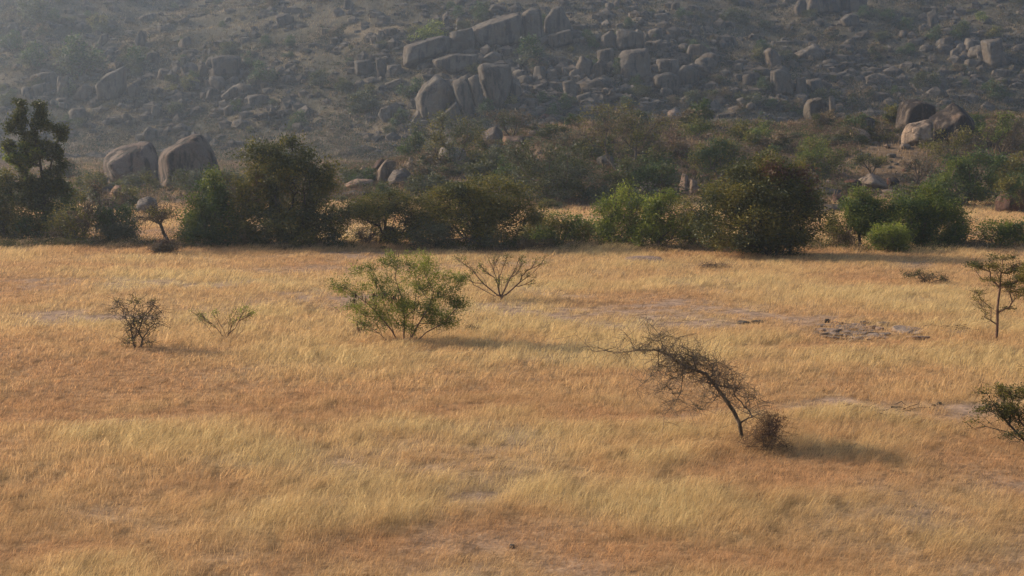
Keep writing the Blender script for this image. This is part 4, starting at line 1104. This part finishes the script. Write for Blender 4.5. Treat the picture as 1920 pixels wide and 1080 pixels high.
kplant('greyish bare twig bush on the slope above the glossy green tree', 1720, 345, [(1725,310,30,18),(1745,325,24,16),(1700,328,22,12)], 'lf_dry', 110, 58, 'lf_grey', .4, k=14, twigs=160, bark='twig')
kplant('dim green bush in the gap behind the bright bushes', 1110, 385, [(1095,355,24,16),(1120,365,30,14)], 'lf_dark', 90, 59, 'lf_grey', .4)
kplant('dry twiggy tree in front of the hazy hill foot', 650, 300, [(645,262,20,14),(670,270,24,14),(635,280,20,12),(660,285,30,10)], 'lf_grey', 100, 60, 'lf_dry', .4, k=14, twigs=130, name='tree', stems=4)
kplant('brownish bush hiding the foot of the domed field boulder', 370, 362, [(350,335,26,16),(385,335,26,18),(365,350,40,12)], 'lf_grey', 130, 61, 'lf_dark', .5)
kplant('mixed bush between the two field boulders', 262, 358, [(262,335,24,14),(240,342,20,12),(280,345,20,12)], 'lf_grey', 100, 62, 'lf_olive', .5, k=24, twigs=50)
kplant('low reddish bush in front of the sharp crested boulder', 215, 340, [(215,328,18,7),(235,330,14,6)], 'lf_dry', 50, 63, 'lf_brown', .5)
kplant('slim thorny bush standing by the blue grey boulder', 170, 412, [(172,350,12,14),(180,372,14,16),(165,380,12,14)], 'lf_grey', 70, 64, 'lf_dry', .5, k=10, twigs=80)
kplant('leafless pale bush in dry grass near the round grey boulder', 215, 400, [(205,370,16,14),(225,375,16,14)], 'lf_dry', 50, 65, None, 0, k=6, twigs=110, bark='twig')
kplant('dull bush behind the deep green peaked bush', 430, 400, [(420,340,30,18),(445,350,24,22)], 'lf_grey', 90, 66, 'lf_olive', .4)
kplant('olive bush closing the gap beside the big dark tree', 640, 420, [(632,392,10,12),(650,400,14,12)], 'lf_olive', 50, 67, 'lf_dark', .4, size=.14)
kplant('brown scrub bush round the thin upright stone', 790, 345, [(775,315,22,12),(800,320,24,14),(785,330,30,10)], 'lf_dry', 110, 68, 'lf_dark', .4, k=20, twigs=60)
kplant('dark bush under the square shouldered boulder', 900, 345, [(890,312,22,16),(915,318,22,16),(925,290,16,14)], 'lf_dark', 120, 69, 'lf_grey', .4)
kplant('brown bush between crest boulders and thicket', 1075, 285, [(1060,262,30,12),(1095,268,26,14)], 'lf_dry', 110, 70, 'lf_grey', .4, k=20, twigs=80)
kplant('rusty bush behind the fan branched tree', 1275, 300, [(1265,270,22,16),(1285,285,22,16)], 'lf_dry', 100, 71, 'lf_brown', .5, k=22, twigs=60)
kplant('olive bush at the near slope of the clearing', 1480, 330, [(1455,300,26,14),(1480,312,26,14)], 'lf_dry', 110, 72, 'lf_olive', .5, k=22, twigs=60)

# --- hillside bushes: a few grown shapes, copied
HP = []
for q, (lf, l2) in enumerate([('lf_deep', 'lf_grey'), ('lf_olive', 'lf_dark'), ('lf_deep', 'lf_dark'), ('lf_dark', 'lf_grey'), ('lf_dry', 'lf_dark'), ('lf_bright', 'lf_mid')]):
    r_ = plant('hill_bush', None, None, 0, 0, [(0, -30, 26, 20), (-18, -22, 20, 16), (18, -24, 22, 17), (4, -14, 30, 12)], lf, n=90, k=30, sig=.28, size=.30, seed=80 + q, stems=5,
               wood='stems', crown='foliage', leaf2=l2, f2=.4, at_=(0, FPX * .06, 0), rt=.02, step=.8)
    r_.location = (0, 0, 0)
    HP.append(r_)
HB = [  # px, base py, width px, kind, label
 (490, 75, 76, 5, 'yellow green bush above the long loaf block'), (0, 0, 0, 0, '')]
HBL = [
 (800, 78, 80, 5, 'yellow green bush just above the long loaf block'),
 (988, 122, 92, 0, 'large round hillside bush above the loose boulder gully'),
 (780, 185, 74, 0, 'wide green bush between sloping slab and peaked dome'),
 (750, 235, 50, 2, 'dark bush below the solitary ball boulder'),
 (1112, 90, 34, 2, 'small deep green bush beside the small peaked boulder'),
 (900, 40, 44, 0, 'bush on the crest behind the narrow standing stone'),
 (1490, 215, 46, 2, 'dark green bush right of the bare rock sheet'),
 (1430, 175, 54, 0, 'greyish bush at the foot of the domed slab'),
 (1320, 205, 36, 2, 'dark bush by the pale flat foot stone'),
 (445, 210, 40, 2, 'dark upright bush under the large dark square boulder'),
 (365, 155, 40, 2, 'dark bush beside the rounded post boulder'),
 (490, 160, 70, 0, 'broad hazy bush beside the large dark square boulder'),
 (140, 140, 110, 0, 'largest hazy bush above the rock band'),
 (70, 130, 80, 0, 'hazy bush at the far end of the rock band'),
 (250, 130, 70, 0, 'hazy bush over the cracked wall'),
 (180, 60, 60, 1, 'hazy olive bush by the tilted oval boulder'),
 (60, 45, 80, 3, 'dim bush high on the hazy slope'),
 (1840, 40, 36, 5, 'light olive bush high on the bushy slope'),
 (1700, 60, 44, 2, 'dark bush next to the tall split pillar'),
 (1800, 70, 50, 2, 'dark bush above the grooved crag'),
 (1870, 190, 70, 2, 'dark shapeless bush below the grooved crag'),
 (1740, 165, 60, 3, 'dim bush between crag and slope grass'),
 (1520, 35, 40, 3, 'dim bush close to the upright egg boulder'),
 (1190, 165, 40, 2, 'dark bush at the foot of the tall wall block'),
 (1250, 155, 44, 3, 'dim bush in the shade of the stacked blocks'),
 (1060, 215, 60, 0, 'hazy bush below the loose boulder gully'),
 (960, 205, 50, 1, 'olive bush against the great leaning block'),
 (680, 215, 80, 3, 'dim bush on the slope below the cube boulder'),
 (600, 160, 60, 3, 'hazy bush on the open slope below the wide dim slab'),
 (560, 245, 60, 0, 'hazy bush near the white topped stone'),
 (330, 215, 50, 3, 'hazy bush beside the small tower boulder'),
 (1380, 45, 60, 3, 'brownish dim bush above the whaleback stone'),
 (1600, 205, 60, 4, 'dry bush below the slanted flat rock'),
 (1560, 75, 50, 4, 'dry bush under the brown boulder'),
 (30, 95, 60, 0, 'hazy bush touching the long bluish sheet'),
 (10, 200, 50, 3, 'hazy bush behind the slim leafy tree'),
]
rr = random.Random(4)
for (px, py, wpx, kd, lb) in HBL:
    X, Y, Z = at(px, py)
    c = copy_tree(HP[kd])
    sc = wpx * Y / FPX / 5.2
    c.location = (X, Y, Z - .2); c.scale = (sc, sc, sc * rr.uniform(.8, 1.05)); c.rotation_euler = (0, 0, rr.uniform(0, 6.28))
    tag(c, lb, 'bush', 'bushes on the hillside')
for q in range(190):
    px = rr.uniform(2, 1918); py = rr.uniform(2, 262)
    X, Y, Z = at(px, py)
    if Y < 235: continue
    kd = rr.choice([0, 0, 1, 2, 3, 3, 4, 4])
    spx = rr.uniform(16, 56); lb = near_label(px, py, spx, 'bush')
    if lb is None: continue
    c = copy_tree(HP[kd]); sc = spx * Y / FPX / 5.2
    c.location = (X, Y, Z - .15); c.scale = (sc * rr.uniform(.9, 1.3), sc, sc * rr.uniform(.6, 1.0)); c.rotation_euler = (0, 0, rr.uniform(0, 6.28))
    tag(c, lb, 'bush', 'small bushes on the hillside')
NAMED2 = [((min(q[0] for q in pg) + max(q[0] for q in pg)) / 2, (min(q[1] for q in pg) + max(q[1] for q in pg)) / 2,
           (max(q[0] for q in pg) - min(q[0] for q in pg)) / 2, (max(q[1] for q in pg) - min(q[1] for q in pg)) / 2, lb) for lb, pg, *_ in KN]
NAMED_H = NAMED; NAMED = NAMED2
KPR = [4, 3, 3, 1, 0, 4, 2, 1]
for q in range(230):
    if q % 4 == 0: px, py = rr.uniform(110, 660), rr.uniform(330, 420)
    else:
        px = rr.uniform(640, 1915); py = rr.uniform(225, 395)
    if 1520 < px < 1720 and 296 < py < 360: continue
    X, Y, Z = at(px, py)
    if not (112 < Y < 225): continue
    spx = rr.uniform(32, 88); lb = near_label(px, py, spx * .4, 'scrub bush')
    if lb is None: continue
    kd = rr.choice(KPR); c = copy_tree(HP[kd]); sc = spx * Y / FPX / 5.2
    c.location = (X, Y, Z - .1); c.scale = (sc * rr.uniform(.9, 1.3), sc, sc * rr.uniform(.6, 1.0)); c.rotation_euler = (0, 0, rr.uniform(0, 6.28))
    tag(c, lb, 'bush', 'scrub bushes of the knoll')
for r_ in HP:
    for ch in list(r_.children): bpy.data.objects.remove(ch)
    bpy.data.objects.remove(r_)

# --- plants standing in the field
big = plant('shrub', 'green leafy shrub with many stems and hanging dark pods', 'shrub', 757, 640,
      [(640,530,22,12),(665,508,14,10),(700,495,26,14),(740,490,22,12),(770,485,14,14),(800,515,40,28),(850,535,30,28),(835,565,40,24),(760,540,50,30),(700,545,36,26),(690,575,36,18),(650,570,16,8),(690,605,18,8),(845,608,26,9),(790,570,40,20),(725,480,14,8),(740,480,16,14),(795,478,12,12),(860,560,26,26),(730,580,50,22),(810,590,40,18),(660,545,24,14),(672,510,14,14),(628,538,14,10),(700,612,26,10),(735,600,30,14),(780,610,34,12),(820,600,30,14),(670,590,22,12)],
      'lf_bright', n=460, k=62, sig=.11, size=.07, asp=.3, bark='bark_red', wood='stems', crown='foliage', seed=31, clump=2, rt=.005, r0=.05, step=.2, jit=.1, leaf2='lf_mid', f2=.45, bal=.15, up_branch=.25, depth=.75,
      starts=[[(757,645),(757,640),(758,600,.2),(752,560,.3),(740,520,.3)],[(746,644,.05),(735,622,.1),(712,594,.1),(690,570,.1),(650,540,0)],[(765,645,-.1),(785,608,-.15),(805,575,-.2),(815,545,-.2),(800,515,-.2)],[(778,644,-.2),(800,622,-.2),(835,603,-.2),(858,575,-.2)],[(734,646,-.1),(712,624,-.2),(690,608,-.3),(650,592,-.3),(625,570,-.3)],[(722,647,.1),(712,624,.2),(700,600,.3)],[(768,643,.1),(775,590,.4),(780,540,.5),(775,490,.5)],[(790,645,-.3),(812,628,-.3),(845,612,-.4)],[(742,645,.3),(728,600,.4),(712,550,.4),(690,510,.4)]])
_r = np.random.RandomState(8)
for q, (px, py) in enumerate([(655,568),(668,552),(688,553),(702,548),(712,538),(722,545),(705,528),(735,560),(742,552),(670,612),(682,611),(664,560),(745,470),(815,555),(825,545)]):
    Xb, Yb, Zb = big.location; s = Yb / FPX
    c0 = np.array([[(px - 757) * s, _r.uniform(-.5, .3), (640 - py) * s]])
    Pp = c0 + _r.normal(0, .05, (9, 3))
    V = []
    for p_ in Pp:
        a = _r.uniform(0, 3.14); w_ = np.array([math.cos(a), math.sin(a), 0]) * .013; ln = _r.uniform(.09, .15)
        V += [p_ - w_, p_ + w_, p_ + w_ + (0, 0, -ln), p_ - w_ + (0, 0, -ln)]
    Fp = (np.arange(9) * 4)[:, None] + np.array([[0, 1, 2, 3]])
    link('pod_cluster', mesh_np('pod_cluster', np.array(V), [Fp], M['pod']), big)
plant('shrub', 'nearly bare shrub with curved forked stems behind the leafy one', 'shrub', 940, 562,
      [(862,486,14,12),(895,500,20,14),(1018,486,14,10),(880,515,18,12),(925,490,14,12),(950,485,20,12),(985,490,22,12),(1012,490,14,10),(960,515,26,14),(920,520,18,12),(990,520,16,12)],
      'lf_mid', n=150, k=14, sig=.07, size=.08, asp=.3, bark='bark_red', wood='stems', crown='foliage', seed=32, rt=.010, r0=.06, step=.22, jit=.14, bal=.8, leafy=.8, leaf2='lf_olive', f2=.4, up_branch=-.2,
      starts=[[(940,562),(940,556)],[(932,552,-.1),(905,530,-.1),(885,505,-.1),(862,488,-.1)],[(937,552),(930,520,.1),(922,498,.1),(913,478,.1)],[(950,552,.1),(975,530,.2),(1000,512,.2),(1018,492,.2)],[(942,552),(955,525,-.1),(968,500,-.1),(975,478,-.1)],[(928,556,.1),(912,548,.2),(898,540,.2)]])
plant('shrub', 'small dark wiry shrub with thin bare branches above', 'shrub', 258, 652,
      [(255,622,26,22),(248,600,18,16),(288,612,14,12),(240,568,26,10),(285,572,24,10),(268,642,30,8),(225,590,12,8),(262,590,40,24)],
      'lf_olive', n=170, k=12, sig=.08, size=.065, asp=.35, bark='bark_dark', wood='stems', crown='foliage', seed=33, rt=.0065, r0=.035, step=.16, stems=6, leaf2='lf_dry', f2=.4, twigs=420, bal=.5, leafy=.6)
plant('shrub', 'thin shrub with a few upright stems and light green tips', 'shrub', 422, 638,
      [(368,585,14,8),(382,595,12,8),(405,585,12,9),(450,575,20,9),(470,580,16,10),(440,595,20,9),(390,605,10,8),(465,592,12,9)],
      'lf_bright', n=70, k=14, sig=.06, size=.07, asp=.3, bark='bark_red', wood='stems', crown='foliage', seed=34, rt=.009, r0=.022, step=.2, bal=.9, leafy=.8, leaf2='lf_mid', f2=.4, up_branch=-.1,
      starts=[[(425,640),(424,636)],[(405,636),(395,620),(380,602),(368,588)],[(418,638),(412,615),(402,592)],[(435,636),(432,612),(422,592)],[(442,634),(458,618),(462,600),(470,580)],[(440,634),(450,612),(452,590)]])
lean = plant('acacia_tree', 'leaning leafless thorn tree with a wind bent crown over the grass', 'tree', 1390, 826,
      [(1225,620,22,14,.0),(1245,640,30,18,.1),(1200,640,24,10,-.1),(1180,655,30,6,0),(1275,665,36,20,.1),(1250,690,40,22,-.3),(1290,672,44,22,.1),(1320,695,44,22,.2),(1270,665,44,20,-.2),(1350,718,36,20,.1),(1310,690,36,22,.1),(1345,700,28,24,0),(1372,715,24,20,.3),(1395,735,30,14,.4),(1410,755,24,12,.3),(1330,735,30,10,-.3),(1230,720,20,16,-.3),(1240,760,14,14,-.4),(1268,745,16,16,-.2),(1150,655,16,4,0),(1175,625,12,8,0),(1305,765,18,12,.3),(1420,775,22,10,.3),(1213,600,12,6,0)],
      'lf_olive', n=560, k=5, sig=.035, size=.035, asp=.4, bark='bark_thorn', seed=35, clump=0, rt=.0050, r0=.048, step=.07, jit=.38, bal=.06, hang=True, leafy=.7, leaf2='lf_straw', f2=.4, twigs=1500, up_branch=.0, depth=.9,
      starts=[[(1392,828),(1386,794),(1374,770),(1356,744),(1338,720),(1321,699),(1300,690),(1282,684),(1265,674),(1252,664),(1240,652),(1232,640)],[(1252,664),(1225,652,0),(1190,652,0),(1150,658,0),(1128,653,0),(1108,656,0)],[(1106,655,0),(1090,640,.05),(1075,625,.05)],[(1338,720,0),(1370,728,.2),(1400,742,.3),(1430,752,.3)],[(1275,680,0),(1276,705,0),(1274,735,.1),(1262,760,.1),(1243,779,.1),(1242,800,.1)],[(1240,655,0),(1232,625,.05),(1215,604,.05),(1203,594,.05)],[(1355,742,0),(1385,765,-.2),(1420,780,-.3),(1440,790,-.3)],[(1230,650,0),(1228,690,-.1),(1200,715,-.1),(1186,727,-.1)],[(1185,652,0),(1175,630,0),(1158,612,0)]])
plant('bush', 'reddish brown thorn bush at the foot of the leaning tree', 'bush', 1438, 846,
      [(1438,825,34,16),(1450,805,26,20),(1425,800,26,22),(1400,835,20,9),(1475,838,18,7),(1440,785,24,10)],
      'lf_straw', n=190, k=12, sig=.08, size=.06, asp=.25, bark='twig', wood='stems', crown='foliage', seed=36, rt=.0035, r0=.02, step=.12, stems=11, leaf2='lf_brown', f2=.35, twigs=300, bal=.8, up=.8)
plant('acacia_tree', 'young acacia with a straight thin trunk and thin flat crown', 'tree', 1868, 641,
      [(1815,500,22,8),(1840,498,24,10),(1870,500,28,12),(1895,525,26,12),(1905,500,20,14),(1875,535,24,10),(1845,520,20,8),(1835,545,14,7),(1900,550,20,8),(1845,577,16,5),(1888,578,18,5),(1850,592,10,5),(1870,478,16,7),(1890,488,18,8),(1828,560,14,6)],
      'lf_olive', n=250, k=22, sig=.08, size=.06, asp=.4, bark='bark_red', seed=37, rt=.0045, r0=.05, step=.18, bal=.4, leaf2='lf_dark', f2=.4, twigs=160, flat=.5,
      starts=[[(1868,645),(1869,610),(1868,575),(1871,540),(1872,510)]])
plant('acacia_tree', 'acacia mostly outside the picture, its olive crown at the edge', 'tree', 1965, 648,
      [(1915,490,16,16),(1935,510,30,22),(1960,500,40,26),(1975,540,34,26),(1925,545,20,12)],
      'lf_olive', n=240, k=34, sig=.10, size=.065, bark='bark_red', seed=38, rt=.005, r0=.06, step=.2, leaf2='lf_brown', f2=.2, twigs=60, starts=[[(1965,650),(1962,600),(1960,540)]])
plant('bush', 'dark green thorn bush reaching in from the picture edge', 'bush', 1925, 838,
      [(1850,728,26,10),(1880,745,36,16),(1905,735,30,16),(1835,765,24,8),(1870,775,34,14),(1910,780,36,24),(1940,760,40,40),(1820,790,16,6),(1900,810,30,10)],
      'lf_olive', n=380, k=17, sig=.07, size=.06, asp=.35, bark='bark_dark', wood='stems', crown='foliage', seed=39, rt=.0042, r0=.04, step=.14, bal=.5, leaf2='lf_dark', f2=.45, twigs=260, flat=.6,
      starts=[[(1925,840),(1925,830)],[(1915,820),(1890,795,0),(1865,765,0),(1845,735,0)],[(1912,825),(1880,805,-.2),(1840,795,-.2),(1800,800,-.2)],[(1925,820),(1930,780,0),(1935,740,0)],[(1910,828),(1885,822,-.3),(1860,800,-.3)]])
plant('bush', 'tall twig of a thorn bush poking in at the edge above', 'bush', 1940, 760, [(1925,690,16,20),(1935,715,16,20)], 'lf_olive', n=40, k=12, sig=.06, size=.05, bark='bark_dark', wood='stems', crown='foliage', seed=40, rt=.004, r0=.02, stems=3, twigs=40)
plant('bush', 'flattened dark thorn bush lying in pale grass', 'bush', 1738, 532,
      [(1745,521,28,9),(1715,515,24,8),(1765,525,14,6)], 'lf_dry', n=110, k=14, sig=.09, size=.06, bark='bark_dark', wood='stems', crown='foliage', seed=43, rt=.005, r0=.03, stems=7, leaf2='lf_dark', f2=.5, twigs=150, step=.18)
plant('bush', 'dead brown thorn heap in the grass beyond the bare shrub', 'bush', 1345, 503,
      [(1345,498,30,4),(1320,497,14,3)], 'lf_dry', n=60, k=10, sig=.08, size=.06, bark='twig', wood='stems', crown='foliage', seed=44, rt=.005, r0=.02, stems=6, leaf2='lf_brown', f2=.5, twigs=90, step=.2)
plant('bush', 'tiny dark sprig beside the leafy shrub in its shadow', 'bush', 880, 622,
      [(878,612,8,6),(890,620,8,4)], 'lf_dark', n=20, k=8, sig=.05, size=.05, bark='bark_dark', wood='stems', crown='foliage', seed=45, rt=.004, r0=.01, stems=3, leaf2='lf_brown', f2=.4, twigs=12, step=.2)

# ------------------------------------------------------------------ field stones
SL = M['slate']
rr = random.Random(31)
FG = 'flat stones of the stony patch in the grass'
def slab(px, py, wpx, hm, label, mat=SL, group=FG, name='stone', dep=.6, tz=None, sh=None):
    X, Y, Z = at(px, py)
    w = wpx * Y / FPX
    o = bpy.data.objects.new(name, sh or rr.choice(sprot)); COL.objects.link(o)
    o.scale = (w, w * dep * rr.uniform(.8, 1.2), hm)
    o.rotation_euler = (rr.uniform(-.12, .12) - .06, rr.uniform(-.12, .12), tz if tz is not None else rr.uniform(-.5, .5))
    o.location = (X, Y, Z + hm * .15)
    tag(o, label, 'stone', group)
    return o
sprot = []
for k in range(6):
    r2 = random.Random(900 + k); pl = []
    m_ = r2.randint(5, 7)
    for q in range(m_):
        a = 2 * math.pi * (q + r2.uniform(-.25, .25)) / m_
        pl.append(((math.cos(a), math.sin(a), r2.uniform(-.1, .15)), r2.uniform(.36, .5)))
    pl += [((r2.uniform(-.05, .05), r2.uniform(-.05, .05), 1), .46), ((0, 0, -1), .5)]
    sprot.append(rock_mesh('slab_shape', pl, SL, p=18, sub=4, amp=.03, seed=60 + k))
edge_lb = 'small flat pinkish slab of the layered stone patch'
for row in range(6):
    py = 609 + row * 5.6
    x0, x1 = [(1560,1645), (1545,1655), (1530,1660), (1528,1662), (1540,1660), (1560,1640)][row]
    px = x0 + rr.uniform(0, 8)
    while px < x1:
        wp = rr.choice([10, 14, 18, 24, 34])
        slab(px, py + rr.uniform(-3, 3), wp, rr.uniform(.05, .15), edge_lb, dep=rr.uniform(1.0, 2.0)); px += wp * rr.uniform(.45, .8)
slab(1551, 606, 11, .22, 'round brown stone sitting at the back of the layered patch', G, sh=protos[1], dep=1)
slab(1704, 622, 62, .16, 'broad smooth grey slab apart from the layered patch', dep=1.5, tz=.1, sh=sprot[0])
slab(1720, 634, 44, .10, 'thin grey slab in front of the smooth one', dep=1.2, tz=-.1, sh=sprot[3])
slab(1655, 611, 26, .2, 'dark shaded stone at the end of the layered patch', dep=1, sh=sprot[1])
slab(1394, 608, 20, .16, 'half buried pale stone on the far side of the leaning tree', sh=protos[2], dep=1)
slab(1420, 607, 22, .18, 'darker half buried stone beside the pale one', sh=protos[4], dep=1)
slab(1790, 622, 40, .07, 'low dark stone near the young acacia trunk', dep=1.2, sh=sprot[2])
slab(960, 1029, 11, .09, 'tiny whitish stone in rust red grass', sh=protos[3], dep=1, group=None)
DG = 'dark lumps on the bare patch'
slab(1750, 762, 8, .09, 'dark lump on bare soil, the one farther from the thorn bush', M['bark_dark'], DG, 'dung_lump', sh=protos[5], dep=1)
slab(1761, 760, 9, .10, 'dark lump on bare soil, the one nearer the thorn bush', M['bark_dark'], DG, 'dung_lump', sh=protos[7], dep=1)
for o in [x for x in COL.objects if x.name.startswith('dung_lump')]:
    o.data = o.data.copy(); o.data.materials.clear(); o.data.materials.append(M['bark_dark'])
# a low earth mound far out in the field
X, Y, Z = at(1208, 490)
me = rock_mesh('earth_mound', [((1, 0, .6), .5), ((-1, 0, .6), .5), ((0, 1, .6), .5), ((0, -1, .6), .5), ((0, 0, 1), .3), ((0, 0, -1), .4)], M['ground'], p=6, sub=4, amp=.05, seed=5)
c4 = me.color_attributes.new('tint', 'FLOAT_COLOR', 'POINT')
c4.data.foreach_set('color', np.tile(np.array([.24, .17, .13, 1], np.float32), len(me.vertices)))
o = link('earth_mound', me, loc=(X, Y, Z)); o.scale = (2.0, 1.8, .8)
tag(o, 'low grey brown earth mound far out in the straw grass', 'mound')
# fallen twigs on the bare patches
def twig_pile(px, py, wpx, label, n, seed):
    X, Y, Z = at(px, py); s = Y / FPX; rs = np.random.RandomState(seed)
    N = [np.array([0, 0, .03])]; par = [-1]
    w = wpx * s
    for q in range(n):
        a = np.array([rs.uniform(-.5, .5) * w, rs.uniform(-.6, .6), rs.uniform(.01, .08)])
        b = a + np.array([rs.uniform(.2, .6) * rs.choice([-1, 1]), rs.uniform(-.3, .3), rs.uniform(0, .12)])
        m_ = (a + b) / 2 + rs.normal(0, .03, 3)
        N += [a, m_, b]; i = len(N) - 3; par += [-1, i, i + 1]
    V, Fq = tubes(np.array(N), np.array(par), .012, .008)
    o = link('fallen_branch', mesh_np('fallen_branch', V, [Fq], M['bark_dark']), loc=(X, Y, Z))
    tag(o, label, 'branch')
twig_pile(1785, 618, 70, 'pale and dark fallen branches in the grass by the young acacia', 14, 1)
twig_pile(1660, 775, 120, 'thin dead twigs strewn on the bare soil patch', 16, 2)

# ------------------------------------------------------------------ haze
def haze():
    x0, x1, y0, y1, z0, z1 = -4300, 4300, -1700, 5300, -3.0, 120.0
    V = [(x, y, z) for z in (z0, z1) for y in (y0, y1) for x in (x0, x1)]
    Fq = np.array([[0, 2, 3, 1], [4, 5, 7, 6], [0, 1, 5, 4], [2, 6, 7, 3], [0, 4, 6, 2], [1, 3, 7, 5]])
    m, t, n, l = new_mat('air')
    v = n.new('ShaderNodeVolumePrincipled')
    v.inputs['Color'].default_value = (*HAZE_COLOR, 1)
    v.inputs['Density'].default_value = HAZE_DENSITY
    v.inputs['Anisotropy'].default_value = 0.58
    o = n.new('ShaderNodeOutputMaterial'); l.new(v.outputs[0], o.inputs['Volume'])
    ob = link('haze', mesh_np('haze', np.array(V), [Fq], m)); tag(ob, 'thin bluish haze filling the air over plain and hill', 'haze', kind='stuff')
haze()
print('objects', len(COL.objects))
